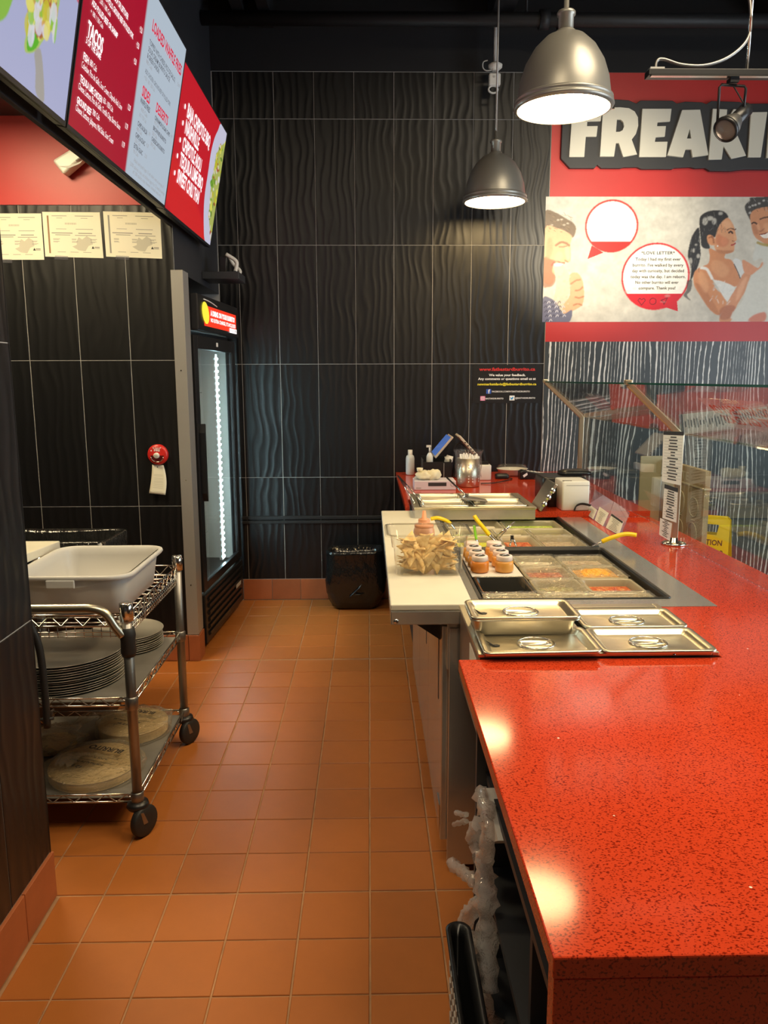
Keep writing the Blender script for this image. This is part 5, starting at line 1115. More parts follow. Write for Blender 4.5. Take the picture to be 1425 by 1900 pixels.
tline(t, o2, 'Coleslaw, Pico de Gallo, Sour Cream, Chipotle Aioli, Lime', (150, 124), (225, 202), .020)
tline(t, o2, 'TEQUILA LIME CHICKEN', (147, 150), (188, 188), .021, .02); tline(t, o2, '650 - 1050 Cals', (190, 190), (208, 208), .019)
tline(t, o2, 'Cheese, Lettuce, Pico de Gallo, Tortilla Chips, Burrito Sauce', (144, 164), (222, 237), .020)
tline(t, o2, 'GROUND BEEF', (141, 190), (168, 210), .021, .02); tline(t, o2, '780 Cals', (170, 212), (183, 224), .019)
tline(t, o2, 'Cheese, Lettuce, Jalapeno, Mild Salsa, Sour Cream', (139, 204), (209, 264), .020)
for p, s in (((258, 57), '+2.50'), ((252, 86), '+2.50'), ((247, 116), '+2.50'), ((236, 202), '12.29'), ((231, 237), '11.79'), ((225, 271), '11.79')):
    tline(t, o2, s, p, p, .020, .01, w=.030)

t = ('tv_text_red', k2); tline(t, o2, 'LOADED WAFFLE FRIES', (281, 55), (335, 137), .040, .03); tline(t, o2, 'SIDES', (262, 176), (277, 187), .038, .03); tline(t, o2, 'DESSERTS', (288, 206), (310, 230), .036, .03)

t = ('tv_text_dark', k2); tline(t, o2, 'TOPPED WITH CHEESE, PICO DE GALLO,', (276, 81), (324, 151), .019, .01); tline(t, o2, 'SOUR CREAM, BURRITO SAUCE', (274, 94), (314, 150), .019, .01); tline(t, o2, '& GREEN ONION', (272, 106), (294, 134), .019, .01)
tline(t, o2, 'ADD CHICKEN, GROUND BEEF OR PULLED PORK', (268, 134), (315, 195), .017); tline(t, o2, 'WAFFLE FRIES', (259, 189), (277, 206), .020, .02)
tline(t, o2, 'CHIPS & SALSA', (254, 232), (272, 248), .018, .02); tline(t, o2, 'CHIPS & GUAC', (250, 253), (268, 268), .018, .02); tline(t, o2, 'EXTRA GUAC', (247, 273), (263, 287), .018, .02)
tline(t, o2, 'CINNAMON SUGAR CHIPS', (286, 221), (314, 250), .017, .02); tline(t, o2, 'BROWNIE BURRITO', (283, 240), (307, 264), .017, .02); tline(t, o2, 'CHEESECAKE BURRITO', (280, 260), (304, 284), .017, .02)

t = ('tv_text_grey', k2)
for s, a, b in (('880 Cals', (270, 116), (281, 128)), ('+150 / 180 / 200 Cals', (266, 145), (286, 168)), ('430 Cals', (260, 205), (272, 217)), ('610 / 750 Cals', (257, 215), (270, 228)), ('480 Cals', (252, 241), (262, 250)), ('520 Cals', (249, 262), (259, 270)), ('90 Cals', (246, 283), (255, 291)), ('410 Cals', (285, 229), (293, 238)), ('520 Cals', (281, 249), (290, 257)), ('390 Cals', (278, 269), (287, 277)),
                ('3.99', (274, 250), (277, 254)), ('4.29', (270, 271), (274, 275)), ('2.50', (267, 291), (271, 295)), ('5.99', (328, 158), (332, 164)), ('4.49', (315, 254), (318, 258)),
                ('Adults and youth (ages 13 and older) need an average of', (247, 299), (302, 349)), ('2,000 calories a day, and children (ages 4 to 12) need an average', (240, 306), (304, 362)), ('of 1,500 calories a day. However, individual needs vary.', (245, 321), (297, 366))):
    tline(t, o2, s, a, b, .015)

# -- board 3: red with five sauces and a wrap photo
k3, o3, w3, h3 = board('red menu board listing five sauces beside a wrap photo nearest the fridge', 3.866, 4.972, .668, .012)
P = Paint(0, w3-.014, 0, h3-.021, 420, 256, (206, 22, 40))
def bp3(x, y): u, v = uv(x, y, o3); return (u-.007, h3-.007-v)
P.fill([bp3(x, y) for x, y in ((300, 290), (330, 300), (380, 420), (388, 452), (320, 400))], (228, 40, 36), 20, .6)
pl = [(420, 234), (404, 243), (393, 275), (386, 320), (379, 370), (378, 420), (381, 450), (395, 462), (440, 480), (480, 300)]
P.fill([bp3(*p) for p in pl], (206, 204, 226), 1)
wr = [(409, 272), (402, 290), (392, 340), (388, 400), (391, 440), (400, 448), (415, 380), (425, 300), (428, 262)]
P.fill([bp3(*p) for p in wr], (178, 186, 96), 2)
rp = random.Random(5)
for i in range(170):
    a, b = rp.choice(wr), rp.choice(wr); f = rp.random(); x, y = a[0]*f+b[0]*(1-f), a[1]*f+b[1]*(1-f); c_ = bp3(x, y)
    P.disc(c_[0], c_[1], rp.uniform(.008, .032), rp.uniform(.006, .020), rp.choice([(198, 190, 30), (126, 178, 52), (222, 214, 196), (170, 70, 40), (232, 226, 90), (90, 130, 40), (226, 222, 214)]), 1, .85)
P.make('screen', o3+BY*.007+BU*(h3-.007)+BN*.0002, BY, BU, w3-.014, h3-.021, MATS['screen_print'], k3)
t = ('tv_text_white', k3)
for s, a, b in (('BAJA CHIPOTLE BBQ', (346, 216), (387, 279)), ('NASHVILLE', (342, 246), (367, 280)), ('CHIPOTLE AIOLI', (337, 277), (371, 321)), ('TEQUILA LIME BBQ', (332, 306), (373, 358)), ('SWEET CHILI THAI', (327, 337), (367, 380))):
    tline(t, o3, s, a, b, .062, .03); u, v = uv(*a, o3); cdot = o3+BY*(u-.055)+BU*(v+.028)+BN*.0022; obj('bullet', MB().prism([cdot+BY*.012*math.cos(q)+BU*.012*math.sin(q) for q in np.linspace(0, 2*PI, 10, False)], BN*.0005), MATS['tv_text_white'], k3)

# -- board 1: pale with food photo, cut by the frame
k1, o1, w1, h1 = board('pale menu board with a burrito photo cut by the picture corner', 1.442, 2.642, .703)
P = Paint(0, w1-.014, 0, h1-.021, 460, 270, (176, 180, 216))
def bp1(x, y): u, v = uv(x, y, o1); return (u-.007, h1-.007-v)
P.fill([bp1(x, y) for x, y in ((-60, -20), (25, -30), (18, 15), (8, 34), (-8, 40), (-60, 30))], (140, 190, 70), 2)
P.fill([bp1(x, y) for x, y in ((46, 95), (48, 60), (52, 20), (48, -40), (110, -40), (108, 20), (100, 50), (82, 72), (66, 95))], (176, 200, 110), 1)
P.fill([bp1(x, y) for x, y in ((50, 92), (53, 55), (58, 40), (80, 55), (74, 75), (64, 92))], (92, 184, 36), 1)
for i in range(150):
    c_ = bp1(rp.uniform(52, 104), rp.uniform(-30, 64)); P.disc(c_[0], c_[1], rp.uniform(.006, .026), rp.uniform(.008, .034), rp.choice([(206, 200, 40), (170, 60, 60), (222, 222, 232), (140, 200, 60), (216, 160, 90), (236, 228, 120)]), 1, .8)
P.fill([bp1(x, y) for x, y in ((64, 96), (75, 92), (80, 130), (82, 180), (78, 190), (66, 170), (66, 130))], (168, 162, 146), 2, .85)
P.fill([bp1(x, y) for x, y in ((140, -10), (156, -10), (153, 14), (146, 8))], (206, 90, 110), 1, .9)
P.make('screen', o1+BY*.007+BU*(h1-.007)+BN*.0002, BY, BU, w1-.014, h1-.021, MATS['screen_print'], k1)
# -- black bracket box with two white loops under the last board
k = thing('speaker_bracket', 'black bracket box with two white loops under the last menu board', 'bracket', (-.96, 5.12, 2.19))
xw = -1.029; c = atX(402, 512, -.95); 
m = MB(); pts = [atX(390, 501, -.97), atX(431, 519, -.97), atX(427, 529, -.97), atX(404, 528, -.97)]
y0, y1 = 4.98, 5.50; zb = 2.215
obj('shelf_plate', MB().box(xw, -.80, y0+.05, y0+.30, zb, zb+.045), MATS['charcoal_paint'], k, bevel=.003)
obj('arm', MB().box(-.93, -.89, y0+.12, y0+.18, zb+.046, 2.36), MATS['black_plastic'], k, bevel=.003)
for dy, s in ((.10, 1), (.24, -1)):
    p = [Vector((-.885, y0+dy, 2.37)), Vector((-.845+.02*s, y0+dy+.01, 2.33)), Vector((-.825, y0+dy+.01, 2.29)), Vector((-.83, y0+dy, zb+.05))]
    obj('loop', MB().tube(spline([tuple(q) for q in p], 5, False), .012, 8), MATS['white_plastic'], k)
# ================================================================== DRINK FRIDGE
FA, FB = Vector((-1.000, 4.475, 0)), Vector((-.935, 5.43, 0)); fd = (FB-FA); FW = fd.length; fd.normalize(); fn = Vector((fd.y, -fd.x, 0))   # fn faces the aisle
fr = thing('drink_fridge', 'tall black glass door drink fridge with a lit header beside the back wall', 'fridge', tuple((FA+FB)/2-fn*.3))
FM = Matrix(((fd.x, -fn.x, 0, FA.x), (fd.y, -fn.y, 0, FA.y), (0, 0, 1, 0), (0, 0, 0, 1)))    # local: x along the front, y into the body, z up
def fmb(): m = MB(); m.M = FM; return m
D_ = .60; ZT = 2.075
m = fmb(); m.box(0, .03, .02, D_, .06, ZT-.01); m.box(FW-.03, FW, .02, D_, .06, ZT-.01); m.box(.03, FW-.03, D_-.03, D_, .06, ZT-.01); m.box(.03, FW-.03, .02, D_-.03, 1.85, ZT-.01); m.box(.03, FW-.03, .02, D_-.03, .06, .36)
obj('cabinet', m, MATS['black_plastic'], fr, bevel=.003)
il = fmb(); il.box(.031, FW-.031, D_-.04, D_-.031, .362, 1.848); il.box(.031, .036, .03, D_-.04, .362, 1.848); il.box(FW-.036, FW-.031, .03, D_-.04, .362, 1.848); obj('interior_liner', il, MATS['white_plastic'], fr)
m = fmb(); m.box(0, FW, -.055, .019, 1.875, ZT); h_ = obj('header', m, MATS['black_plastic'], fr, bevel=.008)
gz0, gz1 = 1.905, 2.02
M('header_red', (.5, .02, .01), .3, emit=(.85, .035, .012), estr=1.1); M('header_white', (.8, .8, .8), .3, emit=(1, .95, .95), estr=1.2); M('header_yellow', (.7, .6, .03), .3, emit=(.75, .68, .05), estr=.9)
obj('lit_panel', fmb().box(FW*.13, FW*.93, -.057, -.0555, gz0, gz1), MATS['header_red'], h_)
t = fmb(); write(t, 'A DRINK ON YOUR BURRITO?', (FW*.27, -.0578, gz0+.066), (1, 0, 0), ZD, .030, FW*.62, .035); write(t, "NO EXTRA CHARGE, IT'S INCLUDED", (FW*.27, -.0578, gz0+.030), (1, 0, 0), ZD, .022, FW*.64, .02)
t.box(FW*.74, FW*.93, -.0595, -.0575, gz0-.006, gz0+.022); obj('lit_lettering', t, MATS['header_white'], h_)
t = fmb(); write(t, '16 - 20 - 30%', (FW*.75, -.0600, gz0+.001), (1, 0, 0), ZD, .016, FW*.17, .02); obj('price_lettering', t, MATS['ink'], h_)
t = fmb(); t.prism([(FW*.155+FW*.075*math.cos(a), -.0578, (gz0+gz1)/2+.015+.060*math.sin(a)-.012*math.cos(a)) for a in np.linspace(0, 2*PI, 20, False)], (0, -.0015, 0)); obj('food_emblem', t, MATS['header_yellow'], h_)
t = fmb(); t.tube([(FW*(.13+.3*f), -.0565, 2.052-.018*f*f) for f in np.linspace(0, 1, 8)], .0035, 6); obj('swoosh', t, MATS['white_print'], h_)
m = fmb(); fz0, fz1 = .365, 1.850
for a, b, c_, d in ((0, .075, fz0, fz1), (FW-.075, FW, fz0, fz1), (.075, FW-.075, fz0, fz0+.05), (.075, FW-.075, fz1-.075, fz1)): m.box(a, b, -.026, .0, c_, d)
dr = obj('door', m, MATS['black_plastic'], fr, bevel=.003)
obj('pane', fmb().box(.075, FW-.075, -.020, -.014, fz0+.05, fz1-.075), MATS['window_glass'], dr)
obj('handle', fmb().prism([(.03, -.027, 1.30), (.03, -.027, .95), (.055, -.027, .90), (.055, -.027, 1.35)], (0, -.03, 0)), MATS['black_plastic'], dr)
obj('badge', fmb().box(FW*.5, FW*.54, -.0275, -.026, 1.80, 1.825), MATS['white_print'], dr)
M('led_white', (.8, .9, .9), .3, emit=(.62, .92, 1.0), estr=150.0)
lb = fmb(); lb.box(FW*.60, FW*.66, .012, .03, fz0+.06, fz1-.09); ls = obj('light_bar', lb, MATS['white_plastic'], fr)
m = fmb()
for i in range(34): z = fz0+.08+i*(fz1-fz0-.20)/33; m.box(FW*.612, FW*.648, .003, .012, z-.0055, z+.0055)
obj('led', m, MATS['led_white'], ls)
m = fmb()
for x in (.30, .36, .44, .52): m.tube([(FW*x, .10, fz0+.05), (FW*x, .10, fz1-.10)], .004, 6)
obj('rack_upright', m, MATS['chrome'], fr)
for z in (.62, .92, 1.22, 1.52):
    m = fmb(); m.tube([(.05, .10, z), (FW*.58, .10, z)], .004, 6); m.tube([(.05, .45, z), (FW*.58, .45, z)], .004, 6)
    for i in range(9): x = .06+i*(FW*.58-.07)/8; m.tube([(x, .10, z), (x, .45, z)], .0025, 5)
    obj('shelf', m, MATS['chrome'], fr)
g_ = fmb(); g_.box(0, FW, -.03, .018, .05, .345); gr = obj('grille', g_, MATS['black_plastic'], fr, bevel=.004)
for i in range(6): z = .085+i*.042; obj('louvre', fmb().prism([(.05, -.031, z), (FW-.05, -.031, z), (FW-.05, -.042, z+.010), (.05, -.042, z+.010)], (0, .002, .016)), MATS['black_plastic'], gr)
obj('grille_badge', fmb().box(FW*.72, FW*.86, -.046, -.0445, .20, .225), MATS['grey_plastic'], gr)
for x in (.06, FW-.06):
    for y in (.06, D_-.08): obj('foot', MB().cyl(FM @ Vector((x, y, .0)), .022, .062, 10), MATS['black_rubber'], fr)
# ================================================================== CEILING THINGS
def pendant(label, x, y, zr):
    t = thing('pendant_lamp', label, 'lamp', (x, y, zr), 0, 'dome pendant lamps over the counter'); K_ = 1.26; R_ = .152*K_; c = (x, y, zr)
    sc = lambda pr: [(r_ if r_ > .035 else r_*K_, z_*K_) for r_, z_ in pr]
    obj('shade', MB().lathe(sc([(R_*.985, .012), (R_*.97, .045), (R_*.93, .085), (R_*.82, .135), (R_*.64, .180), (R_*.42, .212), (.030, .228), (.030, .232), (.026, .2335), (.02, .228), (R_*.40, .206), (R_*.62, .172), (R_*.80, .128), (R_*.91, .080), (R_*.95, .040), (R_*.965, .012)]), c, 48), MATS['shade_metal'], t)
    obj('rim_ring', MB().lathe(sc([(R_*.97, -.002), (R_*1.03, .000), (R_*1.055, .006), (R_*1.04, .013), (R_*1.00, .016), (R_*1.035, .020), (R_*1.03, .027), (R_*.985, .031), (R_*.965, .020), (R_*.96, .004), (R_*.97, -.002)]), c, 48), MATS['shade_metal'], t)
    obj('diffuser', MB().lathe([(R_*.96, .006), (R_*.6, .003), (.0, .002)], c, 40), MATS['lamp_glow'], t)
    obj('socket', MB().lathe(sc([(.024, .232), (.024, .275), (.029, .278), (.029, .286), (.026, .290), (.008, .292), (.008, .330), (.0, .330)]), c, 24, True), MATS['shade_metal'], t)
    obj('cord', MB().tube([(x, y, zr+.325*K_), (x, y, 4.176)], .006, 8), MATS['satin_steel'], t)
    obj('clip', MB().cbox((x+R_*1.06, y, zr+.010), .012, .012, .018), MATS['chrome'], t)
    obj('canopy', MB().lathe([(.055, 0), (.050, .022), (0, .024)], (x, y, 4.175), 24, True), MATS['shade_metal'], t); return t
M('lamp_glow', (.9, .85, .7), .5, emit=(1.0, .71, .34), estr=PENDANT_EMIT)
q = atY(1045, 199, 3.4); pendant('nearest of the dome pendant lamps in view, big against the red wall', q.x, 3.40, q.z-.008)
q = atY(918, 373, 5.13); pendant('smaller looking dome pendant lamp hanging in front of the black wave tiles', q.x, 5.13, q.z-.008)
pendant('dome pendant lamp over the near counter end above the picture', .81, 1.67, q.z)
k = thing('ceiling_pipe', 'black horizontal pipe crossing the top of the picture under the ceiling', 'pipe', (1.2, 5.32, 3.6)); a, b = atY(325, 40, 5.32), atY(1425, 32, 5.32)
zc = (a.z+b.z)/2; obj('pipe', MB().tube([(-1.026, 5.32, zc), (4.19, 5.32, zc)], .042, 14), MATS['black_paint'], k)
for x in (1.08, 1.20): obj('coupling', MB().tube([(x, 5.32, zc), (x+.06, 5.32, zc)], .058, 14), MATS['black_paint'], k)
obj('hanger', MB().tube([(1.0, 5.32, zc+.03), (1.0, 5.32, 4.199)], .008, 8), MATS['black_paint'], k)
for x, lab in ((-.80, 'black channel strut along the ceiling left of the second strut'), (-.64, 'black channel strut along the ceiling beside the bulkhead')):
    s_ = MB(); s_.box(x-.035, x+.035, 2.6, 5.57, 3.86, 3.869); s_.box(x-.035, x-.028, 2.6, 5.57, 3.869, 4.199); s_.box(x+.028, x+.035, 2.6, 5.57, 3.869, 4.199)
    tag(obj('channel_strut', s_, MATS['black_paint']), lab, 'strut')
for x, lab in ((.86, 'black ceiling joist running over the smaller pendant lamp'), (2.62, 'black ceiling joist at the right above the track light')):
    tag(obj('ceiling_joist', MB().box(x-.07, x+.07, -2.9, 5.57, 3.88, 4.199), MATS['black_paint'], bevel=.004), lab, 'joist')
# white sensor with a loop near the ceiling
Yw = 5.45; k = thing('ceiling_sensor', 'small white ceiling sensor with a wire loop beside the thin lamp cord', 'sensor', tuple(atY(915, 125, Yw)))
c = atY(919, 125, Yw); obj('cap', MB().lathe([(.020, 0), (.044, .020), (.046, .036), (.030, .046), (0, .048)], c+Vector((0, 0, -.022)), 20, True), MATS['white_plastic'], k)
a, b = atY(907, 137, Yw), atY(928, 160, Yw); obj('body', MB().box(a.x, b.x, Yw-.02, Yw+.02, b.z, a.z), MATS['white_plastic'], k, bevel=.008)
obj('button', MB().cyl(atY(917, 142, Yw-.021), .007, .003, 10, (0, -1, 0)), MATS['grey_plastic'], k)
m = MB(); cc = atY(915, 166, Yw); m.tube([cc+Vector((.030*math.cos(q_), 0, .022*math.sin(q_))) for q_ in np.linspace(0, 2*PI, 16, False)], .006, 8, closed=True); obj('loop', m, MATS['white_plastic'], k)
m = MB(); m.tube(spline([tuple(atY(x, y, Yw)) for x, y in ((914, 130), (902, 131), (896, 125), (897, 115), (905, 112))], 5, False), .004, 6); m.tube([atY(919, 121, Yw), (atY(919, 121, Yw).x, Yw, 4.199)], .012, 8); obj('wire', m, MATS['grey_plastic'], k)
# track light
Yt = 3.55; k = thing('track_light', 'black ceiling track with a gimbal spotlight in front of the raised sign', 'track light', tuple(atY(1350, 140, Yt)))
a, b = atY(1200, 138, Yt), atY(1425, 143, Yt); zt_ = a.z
obj('track', MB().box(a.x, b.x+.9, Yt-.03, Yt+.03, zt_-.012, zt_+.014), MATS['black_plastic'], k, bevel=.003)
obj('contact_strip', MB().box(a.x+.01, b.x+.88, Yt-.032, Yt-.012, zt_-.0165, zt_-.012), MATS['chrome'], k)
p = atY(1387, 120, Yt); obj('rod', MB().tube([(p.x, Yt, zt_+.014), (p.x, Yt, 4.199)], .007, 8), MATS['chrome'], k)
m = MB(); m.tube(spline([tuple(atY(x, y, Yt)) for x, y in ((1216, 130), (1219, 113), (1232, 110), (1265, 120), (1310, 121), (1355, 104), (1388, 70), (1393, 20), (1385, -40))], 6, False), .007, 8); obj('conduit', m, MATS['steel_dull'], k)
obj('feed_box', MB().cbox(atY(1217, 131, Yt), .06, .04, .016), MATS['grey_plastic'], k)
obj('adapter', MB().box(atY(1352, 148, Yt).x, atY(1368, 148, Yt).x, Yt-.02, Yt+.02, atY(1360, 155, Yt).z, zt_-.0165), MATS['black_plastic'], k)
m = MB(); m.tube([atY(x, y, Yt) for x, y in ((1331, 226), (1335, 162), (1339, 157), (1381, 160), (1384, 165), (1380, 200))], .006, 8); obj('yoke', m, MATS['black_plastic'], k)
lens, tail = atY(1347, 240, Yt-.03), atY(1384, 204, Yt+.03); d = (tail-lens).normalized()
obj('lamp_body', MB().lathe([(.026, .07), (.030, .075), (.030, .16), (.022, .168), (0, .168)], lens, 20, ax=d), MATS['black_plastic'], k)
obj('reflector', MB().lathe([(.050, -.004), (.052, .01), (.046, .035), (.030, .075)], lens, 28, ax=d), MATS['steel_dull'], k)
obj('lens_ring', MB().lathe([(.046, -.010), (.054, -.008), (.055, .006), (.050, .008)], lens, 28, ax=d), MATS['black_plastic'], k)
obj('wire', MB().tube(spline([tuple(atY(x, y, Yt)) for x, y in ((1360, 158), (1370, 175), (1380, 192), (1386, 200))], 4, False), .003, 6), MATS['black_rubber'], k)
obj('bulb_face', MB().lathe([(.046, -.004), (.03, -.012), (0, -.016)], lens, 24, ax=d), MATS['lamp_glow_cold'] if 'lamp_glow_cold' in MATS else M('bulb_glass', (.20, .17, .16), .45), k)
# the spotlight washes the mural
wd = bpy.data.lights.new('mural_spot', 'SPOT'); wd.energy = 230; wd.color = (1.0, .86, .62); wd.spot_size = math.radians(46); wd.spot_blend = 1.0; wd.shadow_soft_size = .04
wo = bpy.data.objects.new('mural_spot', wd); COL.objects.link(wo); wo.location = lens-d*.09; wo.rotation_euler = (bw(1118, 415)-Vector(wo.location)).to_track_quat('-Z', 'Y').to_euler()
k = thing('alcove_lamp', 'flat square ceiling lamp over the prep alcove behind the pillar', 'lamp', (-1.85, 3.45, 2.90)); M('alcove_glow', (.9, .9, .8), .5, emit=(1, .80, .48), estr=46)
obj('frame', MB().box(-2.15, -1.55, 3.05, 3.65, 2.915, 2.939), MATS['white_plastic'], k); obj('diffuser', MB().box(-2.12, -1.58, 3.08, 3.62, 2.908, 2.915), MATS['alcove_glow'], k)
# ================================================================== WIRE CART AND WHAT IT CARRIES
CX0, CX1, CY0, CY1 = -1.43, -.832, 2.585, 3.300
cart = thing('wire_cart', 'chrome wire shelf cart on black casters standing behind the black pillar', 'cart', ((CX0+CX1)/2, (CY0+CY1)/2, 0))
for x in (CX0, CX1):
    for y in (CY0, CY1):
        obj('post', MB().cyl((x, y, .128), .0175, .715, 16), MATS['steel_dull'], cart)
        obj('post_cap', MB().lathe([(.023, 0), (.023, .062), (.019, .064), (0, .065)], (x, y, .792), 18, True), MATS['chrome'], cart)
        for z in (.115, .472): obj('collar', MB().lathe([(.0195, 0), (.0225, .008), (.0225, .042), (.0185, .046)], (x, y, z), 16), MATS['steel_dull'], cart)
        if (x, y) == (CX0, CY1): continue
        s = 1 if x > -1 else -1
        st_ = obj('caster', MB().lathe([(.012, .128), (.036, .122), (.040, .108), (.034, .098), (0, .096)], (x, y, 0), 18), MATS['black_plastic'], cart)
        wy = y-.012; m = MB(); m.lathe([(.022, -.014), (.052, -.014), (.0565, -.008), (.0565, .008), (.052, .014), (.022, .014)], (x+.022*s, wy, .0566), 28, True, True, ax=(math.cos(.5)*s, -math.sin(.5), 0)); obj('wheel', m, MATS['black_rubber'], st_)
        m = MB(); m.prism([(x+.002, wy-.03, .098), (x+.030*s, wy-.024, .10), (x+.040*s, wy-.010, .055), (x+.026*s, wy-.016, .050)], (0, -.004, 0)); obj('fork', m, MATS['steel_dull'], st_)
def zig(m, a, b, z0, z1, n, r=.0028):
    a, b = Vector(a), Vector(b); m.tube([Vector(((a*(1-i/n)+b*(i/n)).x, (a*(1-i/n)+b*(i/n)).y, z1 if i % 2 else z0)) for i in range(n+1)], r, 5)
for z1, z0, nm in ((.812, .772, 'top'), (.512, .484, 'mid'), (.150, .122, 'low')):
    m = MB()
    for a, b, n in (((CX0, CY0), (CX1, CY0), 16), ((CX0, CY1), (CX1, CY1), 16), ((CX0, CY0), (CX0, CY1), 22), ((CX1, CY0), (CX1, CY1), 22)):
        for z in (z0, z1): m.tube([(a[0], a[1], z), (b[0], b[1], z)], .0038, 6)
        zig(m, (*a, 0), (*b, 0), z0, z1, n)
    for i in range(12): y = CY0+.03+(CY1-CY0-.06)*i/11; m.tube([(CX0, y, z0+.004), (CX1, y, z0+.004)], .0024, 5)
    sh = obj('shelf', m, MATS['chrome'], cart)
    if nm == 'top':
        m = MB()
        for (a, b, n) in (((CX0, CY0+.004), (CX1, CY0+.004), 20), ((CX1-.004, CY0), (CX1-.004, CY1), 30), ((CX0, CY1-.004), (CX1, CY1-.004), 20)):
            for i in range(n+1): x, y = a[0]+(b[0]-a[0])*i/n, a[1]+(b[1]-a[1])*i/n; m.tube([(x, y, .772), (x, y, .730)], .0016, 4)
            for z in (.735, .750): m.tube([(a[0], a[1], z), (b[0], b[1], z)], .0020, 5)
        mesh_ = obj('basket_wires', m, MATS['chrome'], sh); mesh_['kind'] = 'stuff'
    else: obj('liner', MB().box(CX0+.02, CX1-.012, CY0+.012, CY1-.012, z0+.007, z0+.010), M('shelf_liner', (.22, .21, .19), .45, var=.2), sh)
m = MB(); m.tube(spline([(CX1-.012, CY0-.014, .742), (CX1-.035, CY0-.018, .775), (CX1-.065, CY0-.022, .825), (CX1-.11, CY0-.024, .842), (CX1-.17, CY0-.024, .843), (CX1-.28, CY0-.024, .843), (CX1-.44, CY0-.024, .843)], 5, False), .0155, 14)
ph = obj('push_handle', m, MATS['steel'], cart)
m = MB(); m.lathe([(.022, .665), (.026, .68), (.0245, .72), (.027, .74), (.024, .765), (.020, .768)], (CX1, CY0, 0), 16, True); obj('tape_wrap', m, MATS['black_rubber'], ph)
m = MB(); m.tube(spline([(-1.165, CY0-.05, .83), (-1.14, CY0-.05, .80), (-1.115, CY0-.05, .72), (-1.108, CY0-.05, .60), (-1.108, CY0-.05, .43)], 5, False), .0125, 10); m.tube([(-1.15, CY0-.05, .455), (-1.085, CY0-.05, .462)], .006, 8)
obj('handle_end', m, MATS['black_rubber'], ph)
# ---- bus tub, white box, black bin
M('tub_grey', (.60, .59, .56), .38)
tb = thing('bus_tub', 'light grey plastic bus tub on the top shelf of the cart', 'tub', (-1.06, 2.925, .777))
cx, cy = -1.058, 2.925; L = lambda a, z, r=.05: rr(cx, cy, .186+a, .232+a, max(.02, r+a), z, 6)
m = MB(); m.loft([L(-.020, .779), L(-.012, .784), L(.006, .895), L(.008, .918), L(.020, .928), L(.030, .926), L(.032, .918), L(.028, .912)], True, False)
m.loft([L(.012, .926), L(.004, .918), L(.001, .893), L(-.017, .790), L(-.028, .785)], False, True)
obj('tub', m, MATS['tub_grey'], tb)
m = MB(); y = cy-.232-.026; m.box(-1.13, -1.03, y-.010, y, .885, .915); obj('handle', m, MATS['tub_grey'], tb, bevel=.004)
m = MB(); y = cy-.232-.006; m.prism([(-1.24, y, .914), (-.90, y, .914), (-.98, y, .890), (-1.03, y, .882), (-1.13, y, .882), (-1.18, y, .890)], (0, -.008, 0)); obj('skirt', m, MATS['tub_grey'], tb)
k = obj('cutting_board', MB().prism([(-1.60, 3.235, .900), (-1.300, 3.235, .900), (-1.272, 2.78, .935), (-1.60, 2.78, .935)], (0, 0, .035)), MATS['cream_board'], bevel=.004); tag(k, 'thick white board lying left of the grey bus tub', 'board')
k.location.z += .002
bn = thing('waste_bin', 'black waste bin with a shiny black liner behind the grey bus tub', 'bin', (-1.42, 3.6, 0)); M('liner_black', (.010, .010, .010), .13, bump=.55, bscale=11, bdist=.02, squash=(1.6, 1.6, .7), spec=.7)
a, b = atY(228, 985, 3.62), atY(215, 990, 3.62); xr, yb_, yf_ = b.x, 3.78, 3.44; zo = -.045
cxb = (xr-1.75)/2; L = lambda d, z: rr(cxb, (yf_+yb_)/2, (xr+1.75)/2+d, (yb_-yf_)/2+d, .04, z, 4)
m = MB(); m.loft([L(-.06, .002), L(-.05, .01), L(-.012, .85)], True, False); obj('body', m, MATS['black_plastic'], bn)
lo = []
for j, (d, z) in enumerate(((.006, .70), (.010, .86), (.008, .925), (-.006, .935), (-.02, .92), (-.03, .70))): lo.append([p+Vector((0, 0, zo))+Vector((.010*noise.noise(p*9+Vector((j, 0, 0))), .010*noise.noise(p*8), .016*noise.noise(p*11+Vector((0, j, 3))))) for p in L(d, z)])
m = MB(); m.loft(lo, False, False); obj('liner', m, MATS['liner_black'], bn)
# ---- pizza pans
def pan_stack(cx, cy, z0, n, R_, lab, grp):
    first = None
    for i in range(n):
        z = z0+i*.0088; l = 'topmost pan ' if i == n-1 else 'pan '
        if first is None:
            m = MB(); m.lathe([(0, .001), (R_*.93, .001), (R_*.985, .0068), (R_, .0076), (R_*1.004, .0066), (R_*.99, .0052), (R_*.935, -.0004), (0, -.0004)], (cx, cy, z0), 56); first = obj('pizza_pan', m, MATS['alu'], loc=(cx, cy, z0)); o = first
        else: o = first.copy(); COL.objects.link(o); o.location = (cx+random.uniform(-.004, .004), cy+random.uniform(-.004, .004), z)
        tag(o, 'round aluminium pizza '+l+'of the '+lab, 'pan', grp)
pan_stack(-1.150, 2.835, .4965, 13, .215, 'near tall stack on the middle cart shelf', 'pizza pans of the near stack')
pan_stack(-1.030, 3.185, .4965, 8, .150, 'far stack on the middle cart shelf', 'pizza pans of the far stack')
